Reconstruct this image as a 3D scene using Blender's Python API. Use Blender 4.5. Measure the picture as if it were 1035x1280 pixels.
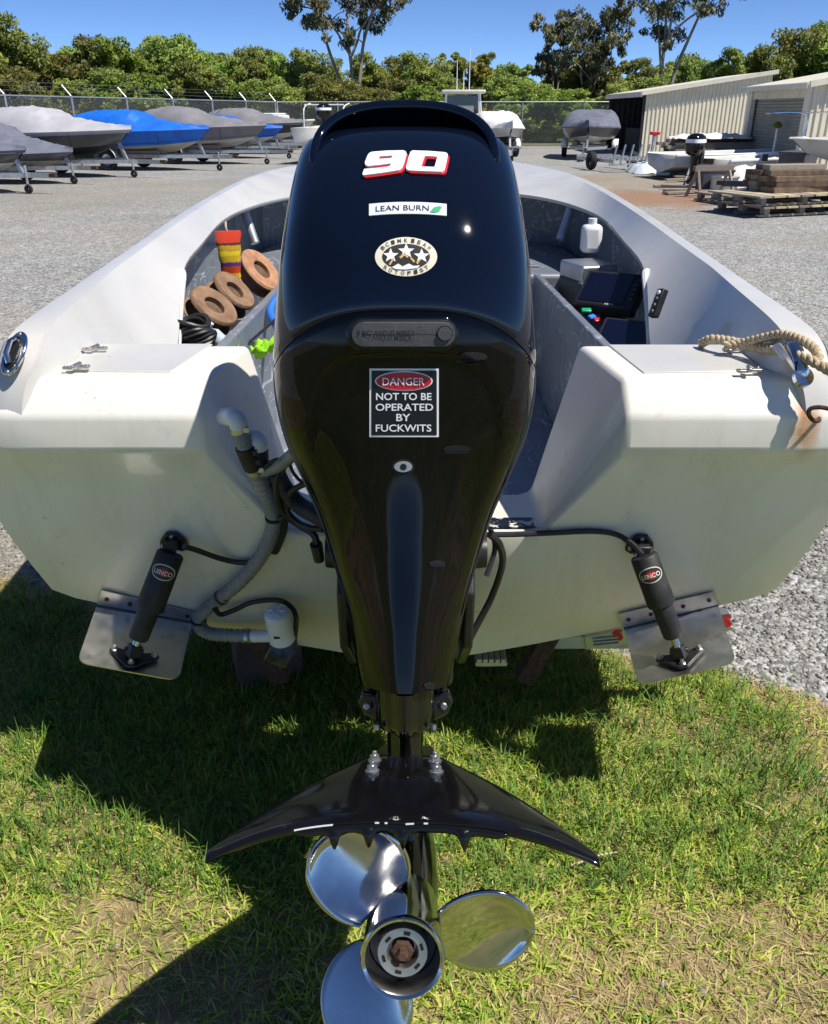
import bpy, bmesh, math, random
import numpy as np
from mathutils import Vector, Matrix, Quaternion
from mathutils.geometry import tessellate_polygon
from math import sin, cos, tan, atan, atan2, pi, sqrt, radians
random.seed(7); np.random.seed(7)
S = bpy.context.scene
for o in list(bpy.data.objects): bpy.data.objects.remove(o)
COL = S.collection

# ------------------------------------------------------------------ camera, sky, sun, exposure
H = 1.6; FPX = 1060.0; PITCH = atan(500/1060.0)
cp, sp = cos(PITCH), sin(PITCH)
cd = bpy.data.cameras.new('camera'); cam = bpy.data.objects.new('camera', cd); COL.objects.link(cam)
cd.sensor_fit = 'HORIZONTAL'; cd.sensor_width = 36; cd.lens = 36*FPX/1035
cd.clip_start = .05; cd.clip_end = 2000
cam.location = (0, 0, H); cam.rotation_euler = (pi/2-PITCH, 0, 0); S.camera = cam
SUN = Vector((.53, -.24, 1)).normalized()
w = bpy.data.worlds.new('World'); S.world = w; w.use_nodes = True
nt = w.node_tree; bg = nt.nodes['Background']
sky = nt.nodes.new('ShaderNodeTexSky'); sky.sky_type = 'NISHITA'; sky.sun_disc = False
sky.sun_elevation = math.asin(SUN.z); sky.sun_rotation = atan2(SUN.x, SUN.y)
sky.altitude = 3000; sky.air_density = .55; sky.dust_density = 0; sky.ozone_density = 8
nt.links.new(sky.outputs[0], bg.inputs[0]); bg.inputs[1].default_value = .097
sd = bpy.data.lights.new('sun', 'SUN'); sd.energy = 4.0; sd.angle = radians(.53); sd.color = (1, .95, .87)
so = bpy.data.objects.new('sun', sd); COL.objects.link(so)
so.rotation_euler = (-SUN).to_track_quat('-Z', 'Y').to_euler(); so.location = SUN*20
S.render.engine = 'CYCLES'
S.view_settings.view_transform = 'Standard'; S.view_settings.look = 'None'
S.view_settings.exposure = .68; S.view_settings.gamma = 1
S.view_settings.use_curve_mapping = False

# ------------------------------------------------------------------ pixel rays
def ray(px, py):
    r = (px-517.5)/FPX; u = (640-py)/FPX
    return Vector((r, cp+u*sp, -sp+u*cp))
def at(px, py, Y=None, Z=None, X=None, t=None):
    d = ray(px, py)
    if Y is not None: t = Y/d.y
    if Z is not None: t = (Z-H)/d.z
    if X is not None: t = X/d.x
    return Vector((0, 0, H))+d*t
def proj(P):
    d = Vector(P)-Vector((0, 0, H))
    dep = d.y*cp-d.z*sp; up = d.y*sp+d.z*cp
    return 517.5+d.x/dep*FPX, 640-up/dep*FPX, dep

# ------------------------------------------------------------------ materials
MATS = {}
def mat(name, col, rough=.5, metal=0, col2=None, scale=6., detail=5, lo=.4, hi=.65, bump=0, bscale=40., coat=0,
        spec=.5, dirt=None, dscale=2., dlo=.55, dhi=.75, rvar=0, stretch=(1, 1, 1), trans=0, upn=0, vcol=False, objrand=0, sss=0):
    m = bpy.data.materials.new(name); m.use_nodes = True; MATS[name] = m
    N = m.node_tree.nodes; L = m.node_tree.links; b = N['Principled BSDF']
    b.inputs['Roughness'].default_value = rough; b.inputs['Metallic'].default_value = metal
    b.inputs['Specular IOR Level'].default_value = spec
    if coat: b.inputs['Coat Weight'].default_value = coat; b.inputs['Coat Roughness'].default_value = .03
    tc = N.new('ShaderNodeTexCoord'); mp = N.new('ShaderNodeMapping'); mp.inputs['Scale'].default_value = stretch
    L.new(tc.outputs['Object'], mp.inputs[0]); vec = mp.outputs[0]
    c4 = lambda c: (c[0], c[1], c[2], 1)
    def noise(sc, de=5, ro=.55):
        n = N.new('ShaderNodeTexNoise'); n.inputs['Scale'].default_value = sc; n.inputs['Detail'].default_value = de
        n.inputs['Roughness'].default_value = ro; L.new(vec, n.inputs['Vector']); return n.outputs['Fac']
    def step(fac, a, z):
        r = N.new('ShaderNodeMapRange'); r.inputs['From Min'].default_value = a; r.inputs['From Max'].default_value = z
        r.clamp = True; L.new(fac, r.inputs['Value']); return r.outputs['Result']
    def mix(fac, A, B):
        x = N.new('ShaderNodeMix'); x.data_type = 'RGBA'; L.new(fac, x.inputs['Factor'])
        for k, v in ((6, A), (7, B)):
            if isinstance(v, tuple): x.inputs[k].default_value = c4(v)
            else: L.new(v, x.inputs[k])
        return x.outputs[2]
    cur = tuple(col)
    if vcol:
        a = N.new('ShaderNodeVertexColor'); a.layer_name = 'col'; cur = a.outputs[0]
    if col2: cur = mix(step(noise(scale, detail), lo, hi), cur, tuple(col2))
    if dirt: cur = mix(step(noise(dscale, 6, .65), dlo, dhi), cur, tuple(dirt))
    if objrand:
        oi = N.new('ShaderNodeObjectInfo'); hs = N.new('ShaderNodeHueSaturation')
        r = N.new('ShaderNodeMapRange'); r.inputs['To Min'].default_value = 1-objrand; r.inputs['To Max'].default_value = 1+objrand
        L.new(oi.outputs['Random'], r.inputs[0]); L.new(r.outputs[0], hs.inputs['Value'])
        r2 = N.new('ShaderNodeMapRange'); r2.inputs['To Min'].default_value = .5-.09*objrand; r2.inputs['To Max'].default_value = .5+.07*objrand
        L.new(oi.outputs['Random'], r2.inputs[0]); L.new(r2.outputs[0], hs.inputs['Hue'])
        if isinstance(cur, tuple): hs.inputs['Color'].default_value = c4(cur)
        else: L.new(cur, hs.inputs['Color'])
        cur = hs.outputs[0]
    if isinstance(cur, tuple): b.inputs['Base Color'].default_value = c4(cur)
    else: L.new(cur, b.inputs['Base Color'])
    if rvar:
        r = N.new('ShaderNodeMapRange'); r.inputs['To Min'].default_value = max(0, rough-rvar); r.inputs['To Max'].default_value = min(1, rough+rvar)
        L.new(step(noise(scale*1.7, 6), .3, .7), r.inputs[0]); L.new(r.outputs[0], b.inputs['Roughness'])
    if bump:
        bp = N.new('ShaderNodeBump'); bp.inputs['Strength'].default_value = bump; bp.inputs['Distance'].default_value = .01
        L.new(noise(bscale, 6, .6), bp.inputs['Height']); L.new(bp.outputs[0], b.inputs['Normal'])
    if upn:
        ge = N.new('ShaderNodeNewGeometry'); vm = N.new('ShaderNodeMix'); vm.data_type = 'VECTOR'; vm.inputs[0].default_value = upn
        L.new(ge.outputs['Normal'], vm.inputs[4]); vm.inputs[5].default_value = (0, 0, 1)
        nz = N.new('ShaderNodeVectorMath'); nz.operation = 'NORMALIZE'; L.new(vm.outputs[1], nz.inputs[0]); L.new(nz.outputs[0], b.inputs['Normal'])
    if trans:
        tr = N.new('ShaderNodeBsdfTranslucent'); ms = N.new('ShaderNodeMixShader'); ms.inputs[0].default_value = trans
        if isinstance(cur, tuple): tr.inputs[0].default_value = c4(cur)
        else: L.new(cur, tr.inputs[0])
        L.new(b.outputs[0], ms.inputs[1]); L.new(tr.outputs[0], ms.inputs[2]); L.new(ms.outputs[0], N['Material Output'].inputs[0])
    m['b'] = b.name
    return m
M = MATS
mat('gelcoat', (.68, .665, .60), .34, col2=(.70, .69, .645), scale=3.5, lo=.35, hi=.75, dirt=(.60, .56, .46), dscale=5, dlo=.66, dhi=.86, coat=.25, rvar=.08, bump=.035, bscale=16)
mat('gelcoat_clean', (.58, .57, .545), .3, col2=(.54, .53, .505), scale=4, coat=.3, rvar=.06, bump=.03, bscale=14, dirt=(.6, .57, .5), dscale=7, dlo=.66, dhi=.9)
mat('black_gloss', (.0025, .005, .013), .045, bump=.008, bscale=9, rvar=.01, scale=14, dirt=(.06, .065, .075), dscale=130, dlo=.76, dhi=.8)
mat('black_cover', (.002, .0022, .003), .045, spec=.3, bump=.012, bscale=8, rvar=.02, scale=14, dirt=(.05, .05, .05), dscale=150, dlo=.77, dhi=.8)
mat('black_gloss2', (.005, .005, .006), .09, bump=.015, bscale=10, dirt=(.03, .03, .028), dscale=60, dlo=.7, dhi=.76)
mat('black_plastic', (.012, .012, .013), .42, col2=(.02, .02, .021), scale=30, bump=.06, bscale=150)
mat('black_rubber', (.013, .013, .014), .6, col2=(.03, .028, .026), scale=25, bump=.08, bscale=90)
mat('dark_grey_plastic', (.055, .056, .06), .5, col2=(.07, .07, .072), scale=50, bump=.15, bscale=260)
mat('near_black', (.002, .002, .003), .6)
mat('stainless', (.6, .6, .6), .1, 1, col2=(.45, .44, .43), scale=9, rvar=.07, bump=.05, bscale=9, dirt=(.34, .32, .29), dscale=45, dlo=.66, dhi=.74)
mat('steel_dull', (.62, .60, .57), .4, 1, col2=(.48, .46, .43), scale=7, rvar=.12, dirt=(.25, .2, .15), dscale=14, dlo=.6, dhi=.8, bump=.05, bscale=60)
mat('chrome', (.7, .7, .72), .1, 1, col2=(.5, .5, .5), scale=30)
mat('galv', (.42, .44, .46), .45, .7, col2=(.55, .57, .58), scale=14, dirt=(.3, .26, .2), dscale=5)
mat('alu', (.6, .61, .62), .35, .9, col2=(.5, .5, .5), scale=12)
mat('rust', (.09, .04, .02), .85, col2=(.04, .02, .013), scale=60, bump=.4, bscale=120)
mat('hose', (.27, .27, .265), .42, col2=(.2, .2, .195), scale=20, dirt=(.16, .14, .11), dscale=15, coat=.1)
mat('white_plastic', (.76, .77, .78), .35, col2=(.7, .7, .68), scale=12)
mat('blue_plastic', (.02, .035, .12), .35, col2=(.03, .05, .15), scale=12)
mat('red_paint', (.55, .012, .025), .35); mat('white_paint', (.82, .83, .85), .35); mat('black_print', (.006, .006, .007), .4)
mat('silver_print', (.62, .66, .78), .3, col2=(.72, .74, .8), scale=14); mat('green_print', (.0, .33, .13), .35); mat('cream_print', (.74, .69, .55), .4)
mat('gold_print', (.6, .42, .16), .4); mat('dark_print', (.03, .027, .022), .4)
mat('rope', (.46, .35, .21), .85, col2=(.62, .52, .36), scale=70, bump=.5, bscale=220, dirt=(.25, .18, .1), dscale=20, dlo=.6, dhi=.8)
mat('cork', (.36, .175, .09), .8, col2=(.46, .25, .14), scale=30, bump=.3, bscale=120, dirt=(.2, .1, .06), dscale=14)
mat('cork_brown', (.2, .115, .065), .85, col2=(.28, .17, .1), scale=26, bump=.4, bscale=110, dirt=(.1, .055, .03), dscale=12)
mat('cork_dark', (.09, .05, .03), .8, col2=(.15, .09, .05), scale=30)
mat('blue_rope', (.02, .16, .6), .6, bump=.3, bscale=150); mat('lime_cloth', (.35, .75, .02), .7, bump=.3, bscale=30)
mat('navy_screen', (.003, .004, .016), .12, coat=.5)
mat('wood_grey', (.30, .26, .21), .85, col2=(.22, .18, .14), scale=9, stretch=(1, 8, 8), bump=.3, bscale=40, objrand=.3)
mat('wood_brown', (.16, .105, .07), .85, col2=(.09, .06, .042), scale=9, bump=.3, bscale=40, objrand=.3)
mat('wood_pale', (.5, .42, .28), .8, col2=(.38, .3, .2), scale=9, bump=.2, bscale=40, objrand=.2)
mat('tyre', (.014, .014, .015), .8, bump=.2, bscale=60)
mat('soil', (.24, .185, .095), .95, col2=(.34, .27, .155), scale=26, lo=.35, hi=.7, bump=1, bscale=110, dirt=(.11, .12, .035), dscale=5, dlo=.45, dhi=.62)
# flecked grey interior finish ("webbed" flow coat)
def webbed(name, base, c2):
    m = mat(name, base, .38, col2=c2, scale=4, coat=.2)
    N = m.node_tree.nodes; L = m.node_tree.links; b = N[m['b']]
    tc = N.new('ShaderNodeTexCoord'); n = N.new('ShaderNodeTexNoise'); n.inputs['Scale'].default_value = 3.2; n.inputs['Detail'].default_value = 3; n.inputs['Distortion'].default_value = 2.4
    mp = N.new('ShaderNodeMapping'); mp.inputs['Rotation'].default_value = (.5, .8, .6); mp.inputs['Scale'].default_value = (2.2, .8, 1.4)
    L.new(tc.outputs['Object'], mp.inputs[0]); L.new(mp.outputs[0], n.inputs['Vector'])
    a = N.new('ShaderNodeMath'); a.operation = 'SUBTRACT'; a.inputs[1].default_value = .5; L.new(n.outputs['Fac'], a.inputs[0])
    a2 = N.new('ShaderNodeMath'); a2.operation = 'ABSOLUTE'; L.new(a.outputs[0], a2.inputs[0])
    r = N.new('ShaderNodeMapRange'); r.inputs['From Min'].default_value = .003; r.inputs['From Max'].default_value = .014; r.inputs['To Min'].default_value = 1; r.inputs['To Max'].default_value = 0
    L.new(a2.outputs[0], r.inputs['Value'])
    n2 = N.new('ShaderNodeTexNoise'); n2.inputs['Scale'].default_value = 5; L.new(tc.outputs['Object'], n2.inputs['Vector'])
    r2 = N.new('ShaderNodeMapRange'); r2.inputs['From Min'].default_value = .38; r2.inputs['From Max'].default_value = .55; L.new(n2.outputs['Fac'], r2.inputs['Value'])
    mu = N.new('ShaderNodeMath'); mu.operation = 'MULTIPLY'; L.new(r.outputs[0], mu.inputs[0]); L.new(r2.outputs[0], mu.inputs[1])
    x = N.new('ShaderNodeMix'); x.data_type = 'RGBA'; L.new(mu.outputs[0], x.inputs['Factor'])
    L.new(b.inputs['Base Color'].links[0].from_socket, x.inputs[6]); x.inputs[7].default_value = (.62, .64, .66, 1)
    L.new(x.outputs[2], b.inputs['Base Color'])
webbed('liner', (.185, .21, .245), (.155, .175, .21))

# ------------------------------------------------------------------ mesh builder
def V3(p): return Vector(p)
def spline(pts, n=8, closed=False):
    pts = [Vector(p) for p in pts]; out = []
    m = len(pts)
    rng = range(m if closed else m-1)
    for i in rng:
        if closed: a, b, c, d = pts[(i-1) % m], pts[i], pts[(i+1) % m], pts[(i+2) % m]
        else: a, b, c, d = pts[max(i-1, 0)], pts[i], pts[i+1], pts[min(i+2, m-1)]
        for k in range(n):
            t = k/n
            out.append(.5*((2*b)+(c-a)*t+(2*a-5*b+4*c-d)*t*t+(3*b-a-3*c+d)*t**3))
    if not closed: out.append(pts[-1])
    return out
class MB:
    def __init__(s): s.v = []; s.f = []
    def add(s, vs, fs):
        n = len(s.v); s.v += [tuple(v) for v in vs]; s.f += [tuple(i+n for i in f) for f in fs]; return s
    def box(s, c, d, R=None):
        vs = [Vector((x*d[0]/2, y*d[1]/2, z*d[2]/2)) for x in (-1, 1) for y in (-1, 1) for z in (-1, 1)]
        if R is not None: vs = [R @ v for v in vs]
        return s.add([v+Vector(c) for v in vs], [(0, 1, 3, 2), (4, 6, 7, 5), (0, 4, 5, 1), (2, 3, 7, 6), (0, 2, 6, 4), (1, 5, 7, 3)])
    def bar(s, a, b, w, h, up=(0, 0, 1)):
        a, b = Vector(a), Vector(b); d = (b-a).normalized(); up = Vector(up)
        if abs(d.dot(up)) > .98: up = Vector((0, 1, 0))
        x = d.cross(up).normalized(); z = x.cross(d)
        R = Matrix((x, d, z)).transposed()
        return s.box((a+b)/2, (w, (b-a).length, h), R)
    def tube(s, pts, r, n=8, cap=True, closed=False):
        pts = [Vector(p) for p in pts]; m = len(pts); rings = []
        rs = r if hasattr(r, '__len__') else [r]*m
        t = [(pts[(i+1) % m if closed else min(i+1, m-1)]-pts[(i-1) % m if closed else max(i-1, 0)]).normalized() for i in range(m)]
        nrm = t[0].orthogonal().normalized()
        vs = []
        for i in range(m):
            nrm = (nrm-t[i]*nrm.dot(t[i])).normalized(); bn = t[i].cross(nrm)
            for k in range(n):
                a = 2*pi*k/n; vs.append(pts[i]+(nrm*cos(a)+bn*sin(a))*rs[i])
        fs = []
        for i in range(m if closed else m-1):
            for k in range(n):
                j = (i+1) % m
                fs.append((i*n+k, i*n+(k+1) % n, j*n+(k+1) % n, j*n+k))
        if cap and not closed: fs += [tuple(range(n-1, -1, -1)), tuple((m-1)*n+k for k in range(n))]
        return s.add(vs, fs)
    def cyl(s, a, b, r, r2=None, n=16): return s.tube([a, b], [r, r if r2 is None else r2], n)
    def lathe(s, prof, Mx=None, n=32, closed=False):
        Mx = Mx or Matrix(); vs = []; fs = []; m = len(prof)
        for (r, z) in prof:
            for k in range(n):
                a = 2*pi*k/n; vs.append(Mx @ Vector((r*cos(a), r*sin(a), z)))
        for i in range(m if closed else m-1):
            j = (i+1) % m
            for k in range(n): fs.append((i*n+k, i*n+(k+1) % n, j*n+(k+1) % n, j*n+k))
        if not closed:
            if prof[0][0] > 1e-5: fs.append(tuple(range(n-1, -1, -1)))
            if prof[-1][0] > 1e-5: fs.append(tuple((m-1)*n+k for k in range(n)))
        return s.add(vs, fs)
    def grid(s, rows, cu=False, cv=False):
        m = len(rows); n = len(rows[0]); vs = [p for r in rows for p in r]; fs = []
        for i in range(m if cu else m-1):
            for k in range(n if cv else n-1):
                j = (i+1) % m; l = (k+1) % n
                fs.append((i*n+k, i*n+l, j*n+l, j*n+k))
        return s.add(vs, fs)
    def prism(s, poly, th, Mx=None):
        """poly: 2d list; extruded from z=0 to z=th, then Mx"""
        Mx = Mx or Matrix(); n = len(poly)
        vs = [Mx @ Vector((x, y, 0)) for x, y in poly]+[Mx @ Vector((x, y, th)) for x, y in poly]
        fs = [tuple(range(n-1, -1, -1)), tuple(range(n, 2*n))]+[(i, (i+1) % n, n+(i+1) % n, n+i) for i in range(n)]
        return s.add(vs, fs)
    def slab(s, P, nrm, th):
        P = [Vector(p) for p in P]; n = len(P); d = Vector(nrm)*th
        return s.add(P+[p+d for p in P], [tuple(range(n-1, -1, -1)), tuple(range(n, 2*n))]+[(i, (i+1) % n, n+(i+1) % n, n+i) for i in range(n)])
    def ball(s, c, r, n=10, m=7):
        r = r if hasattr(r, '__len__') else (r, r, r)
        return s.lathe([(max(1e-6, sin(pi*i/m)), -cos(pi*i/m)) for i in range(m+1)], Matrix.Translation(c) @ Matrix.Diagonal((*r, 1)), n)
    def xf(s, Mx): s.v = [tuple(Mx @ Vector(v)) for v in s.v]; return s
    def build(s, name, m, parent=None, smooth=35, bevel=0, solid=0, recalc=True):
        me = bpy.data.meshes.new(name); me.from_pydata(s.v, [], s.f); me.update()
        if recalc:
            bm = bmesh.new(); bm.from_mesh(me); bmesh.ops.remove_doubles(bm, verts=bm.verts, dist=1e-6)
            bmesh.ops.recalc_face_normals(bm, faces=bm.faces); bm.to_mesh(me); bm.free()
        if smooth: me.shade_smooth(); me.set_sharp_from_angle(angle=radians(smooth))
        me.materials.append(M[m] if isinstance(m, str) else m)
        o = bpy.data.objects.new(name, me); COL.objects.link(o)
        if solid:
            q = o.modifiers.new('s', 'SOLIDIFY'); q.thickness = solid; q.offset = -1
        if bevel:
            q = o.modifiers.new('b', 'BEVEL'); q.width = bevel; q.segments = 2 if bevel < .004 else 3; q.limit_method = 'ANGLE'; q.angle_limit = radians(25)
            q.harden_normals = False
        if parent is not None:
            o.parent = parent
            if parent.get('world_built'): o.matrix_parent_inverse = Matrix.Translation(Vector(parent['world_built'])).inverted()
        return o
def sub(o, parent_obj):
    """re-parent o (world-built) under a part that itself sits at identity"""
    o.parent = parent_obj; o.matrix_parent_inverse = Matrix(); return o
def tag(o, label=None, cat=None, group=None, kind=None):
    if label: o['label'] = label
    if cat: o['category'] = cat
    if group: o['group'] = group
    if kind: o['kind'] = kind
    return o
def thing(name, label, cat, loc=(0, 0, 0), rz=0, group=None, world=False):
    o = bpy.data.objects.new(name, None); COL.objects.link(o); o.empty_display_size = .1
    o.location = loc; o.rotation_euler = (0, 0, rz)
    if world: o['world_built'] = tuple(loc)
    return tag(o, label, cat, group)
def copy_tree(o, parent=None):
    c = o.copy(); COL.objects.link(c)
    if parent is not None: c.parent = parent
    for ch in [x for x in bpy.data.objects if x.parent == o]: copy_tree(ch, c)
    return c
def fast_mesh(name, verts, quads, m, parent=None, cols=None, smooth=False):
    """numpy quads"""
    me = bpy.data.meshes.new(name); nv = len(verts); nf, k = quads.shape
    me.vertices.add(nv); me.vertices.foreach_set('co', verts.astype(np.float32).ravel())
    me.loops.add(nf*k); me.loops.foreach_set('vertex_index', quads.astype(np.int32).ravel())
    me.polygons.add(nf); me.polygons.foreach_set('loop_start', np.arange(0, nf*k, k, dtype=np.int32))
    me.update(calc_edges=True); me.validate()
    if cols is not None:
        a = me.color_attributes.new('col', 'FLOAT_COLOR', 'POINT'); a.data.foreach_set('color', cols.astype(np.float32).ravel())
    if smooth: me.shade_smooth()
    me.materials.append(M[m])
    o = bpy.data.objects.new(name, me); COL.objects.link(o)
    if parent is not None: o.parent = parent
    return o
# flat text as 2-D mesh
def text2d(body, w, h, cx=0, cy=0, bold=0, shear=0):
    c = bpy.data.curves.new('t', 'FONT'); c.body = body; c.size = 1; c.offset = bold; c.shear = shear; c.resolution_u = 3
    o = bpy.data.objects.new('t', c); COL.objects.link(o)
    dg = bpy.context.evaluated_depsgraph_get(); me = bpy.data.meshes.new_from_object(o.evaluated_get(dg))
    P = np.array([v.co[:2] for v in me.vertices]); F = [tuple(p.vertices) for p in me.polygons]
    bpy.data.objects.remove(o); bpy.data.curves.remove(c); bpy.data.meshes.remove(me)
    a, b = P.min(0), P.max(0); P = (P-(a+b)/2)/(b-a)*np.array([w, h])+np.array([cx, cy])
    return [tuple(p) for p in P], F
def poly2d(*loops):
    pl = [[Vector((x, y, 0)) for x, y in l] for l in loops]
    tr = tessellate_polygon(pl); return [(v.x, v.y) for l in pl for v in l], [tuple(t) for t in tr]
def ellipse(cx, cy, rx, ry, n=40): return [(cx+rx*cos(2*pi*k/n), cy+ry*sin(2*pi*k/n)) for k in range(n)]
def lerp(a, b, t): return a+(b-a)*t
def interp(x, xs, ys): return float(np.interp(x, xs, ys))
def sstep(x, a, b):
    t = min(1, max(0, (x-a)/(b-a))); return t*t*(3-2*t)
# ================================================================== GROUND
def ground_mat():
    m = mat('gravel', (.25, .25, .242), .95, col2=(.325, .325, .315), scale=.55, lo=.35, hi=.7, bump=0)
    N = m.node_tree.nodes; L = m.node_tree.links; b = N[m['b']]
    tc = N.new('ShaderNodeTexCoord')
    vo = N.new('ShaderNodeTexVoronoi'); vo.inputs['Scale'].default_value = 55; L.new(tc.outputs['Object'], vo.inputs['Vector'])
    bw = N.new('ShaderNodeRGBToBW'); L.new(vo.outputs['Color'], bw.inputs[0])
    r = N.new('ShaderNodeMapRange'); r.inputs['From Min'].default_value = .2; r.inputs['From Max'].default_value = .8; r.inputs['To Min'].default_value = .45; r.inputs['To Max'].default_value = 1.5; L.new(bw.outputs[0], r.inputs[0])
    x = N.new('ShaderNodeMix'); x.data_type = 'RGBA'; x.blend_type = 'MULTIPLY'; x.inputs['Factor'].default_value = 1
    L.new(b.inputs['Base Color'].links[0].from_socket, x.inputs[6]); L.new(r.outputs[0], x.inputs[7])
    # coarse mottling so that the yard keeps grain at a distance
    n3 = N.new('ShaderNodeTexNoise'); n3.inputs['Scale'].default_value = 7; n3.inputs['Detail'].default_value = 8; n3.inputs['Roughness'].default_value = .85; L.new(tc.outputs['Object'], n3.inputs['Vector'])
    r3 = N.new('ShaderNodeMapRange'); r3.inputs['From Min'].default_value = .3; r3.inputs['From Max'].default_value = .7; r3.inputs['To Min'].default_value = .5; r3.inputs['To Max'].default_value = 1.45; L.new(n3.outputs['Fac'], r3.inputs[0])
    x3 = N.new('ShaderNodeMix'); x3.data_type = 'RGBA'; x3.blend_type = 'MULTIPLY'; x3.inputs['Factor'].default_value = 1
    L.new(x.outputs[2], x3.inputs[6]); L.new(r3.outputs[0], x3.inputs[7])
    cur = x3.outputs[2]
    # patches of bare earth: one reddish patch in the yard, tan strips near the boats
    sep = N.new('ShaderNodeSeparateXYZ'); L.new(tc.outputs['Object'], sep.inputs[0])
    def blob(cx, cy, rx, ry, col, amt, cur):
        def ax(o, c, rr):
            a = N.new('ShaderNodeMath'); a.operation = 'SUBTRACT'; L.new(o, a.inputs[0]); a.inputs[1].default_value = c
            d = N.new('ShaderNodeMath'); d.operation = 'DIVIDE'; L.new(a.outputs[0], d.inputs[0]); d.inputs[1].default_value = rr
            p = N.new('ShaderNodeMath'); p.operation = 'POWER'; L.new(d.outputs[0], p.inputs[0]); p.inputs[1].default_value = 2; return p.outputs[0]
        s = N.new('ShaderNodeMath'); s.operation = 'ADD'; L.new(ax(sep.outputs[0], cx, rx), s.inputs[0]); L.new(ax(sep.outputs[1], cy, ry), s.inputs[1])
        n = N.new('ShaderNodeTexNoise'); n.inputs['Scale'].default_value = 1.6; n.inputs['Detail'].default_value = 6; L.new(tc.outputs['Object'], n.inputs['Vector'])
        ad = N.new('ShaderNodeMath'); ad.operation = 'MULTIPLY_ADD'; L.new(n.outputs['Fac'], ad.inputs[0]); ad.inputs[1].default_value = 1.6; L.new(s.outputs[0], ad.inputs[2])
        q = N.new('ShaderNodeMapRange'); q.inputs['From Min'].default_value = 1.0; q.inputs['From Max'].default_value = 1.9; q.inputs['To Min'].default_value = amt; q.inputs['To Max'].default_value = 0; L.new(ad.outputs[0], q.inputs[0])
        y = N.new('ShaderNodeMix'); y.data_type = 'RGBA'; L.new(q.outputs[0], y.inputs['Factor']); L.new(cur, y.inputs[6]); y.inputs[7].default_value = (*col, 1)
        return y.outputs[2]
    n4 = N.new('ShaderNodeTexNoise'); n4.inputs['Scale'].default_value = .35; n4.inputs['Detail'].default_value = 7; n4.inputs['Roughness'].default_value = .65
    mp4 = N.new('ShaderNodeMapping'); mp4.inputs['Scale'].default_value = (.5, 1.6, 1); mp4.inputs['Rotation'].default_value = (0, 0, .25); L.new(tc.outputs['Object'], mp4.inputs[0]); L.new(mp4.outputs[0], n4.inputs['Vector'])
    r4 = N.new('ShaderNodeMapRange'); r4.inputs['From Min'].default_value = .48; r4.inputs['From Max'].default_value = .66; r4.inputs['To Max'].default_value = .4; L.new(n4.outputs['Fac'], r4.inputs[0])
    y4 = N.new('ShaderNodeMix'); y4.data_type = 'RGBA'; L.new(r4.outputs[0], y4.inputs['Factor']); L.new(cur, y4.inputs[6]); y4.inputs[7].default_value = (.29, .25, .18, 1); cur = y4.outputs[2]
    cur = blob(4.9, 18.6, 1.5, 2.6, (.27, .145, .075), .85, cur)
    cur = blob(5.5, 23.5, 2.6, 3.2, (.27, .21, .13), .6, cur)
    cur = blob(-6.5, 20, 4.5, 5.0, (.25, .225, .17), .35, cur)
    cur = blob(-1.9, 2.9, .9, .8, (.26, .22, .15), .5, cur)
    L.new(cur, b.inputs['Base Color'])
    bp = N.new('ShaderNodeBump'); bp.inputs['Strength'].default_value = .9; bp.inputs['Distance'].default_value = .012
    vo2 = N.new('ShaderNodeTexVoronoi'); vo2.inputs['Scale'].default_value = 55; vo2.feature = 'F1'; L.new(tc.outputs['Object'], vo2.inputs['Vector'])
    iv = N.new('ShaderNodeMath'); iv.operation = 'SUBTRACT'; iv.inputs[0].default_value = 1; L.new(vo2.outputs['Distance'], iv.inputs[1])
    L.new(iv.outputs[0], bp.inputs['Height']); L.new(bp.outputs[0], b.inputs['Normal'])
ground_mat()
g = MB().grid([[(-350, -60, 0), (350, -60, 0)], [(-350, 500, 0), (350, 500, 0)]]).build('ground', 'gravel', smooth=0)
tag(g, 'grey crushed gravel yard around the boats', None, kind='structure')
mat('field', (.075, .1, .03), .95, col2=(.16, .15, .06), scale=.8, bump=.5, bscale=6)
tag(MB().grid([[(-90, 48, .02), (90, 48, .02)], [(-90, 140, .02), (90, 140, .02)]]).build('grass_verge', 'field', smooth=0), 'rough grass under the trees beyond the fence', kind='structure')

def vn(x, y, s, seed=0):
    """cheap smooth noise, 0..1"""
    r = np.random.RandomState(seed); o = np.zeros_like(x)
    for k in range(7):
        a = r.rand()*6.28; f = s*(1+r.rand()*1.4); o += np.sin(f*(x*np.cos(a)+y*np.sin(a))+r.rand()*6.28)
    return .5+o/9.
def lawn_edge(x): return 2.52-np.where(np.asarray(x) > 0, .25, .10)*x+.16*np.sin(3.1*x+1)+.09*np.sin(8.3*x)+.05*np.sin(21*x+2)
# soil sheet under the grass
xs = np.linspace(-4.2, 4.2, 85); rows = []
for t in np.linspace(0, 1, 34):
    rows.append([(x, lerp(-.21, float(lawn_edge(np.array(x))), t), .004+.004*float(vn(np.array(x), np.array(t*4), 3, 2))*(0 if t > .98 else 1)) for x in xs])
tag(MB().grid([[(-34, -34, .003), (34, -34, .003)], [(-10, -.2, .003), (10, -.2, .003)]]).build('lawn', 'field', smooth=0), 'unseen green lawn behind the camera, added to darken the reflections in the motor cover', kind='structure')  # out of view, added so the motor cover mirrors darker, greener ground
tag(MB().grid(rows).build('lawn_soil', 'soil', smooth=60), 'straw coloured earth under the patchy lawn', kind='structure')
mat('grass', (0, 0, 0), .6, vcol=True, trans=.35, spec=.3, upn=.6)

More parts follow.
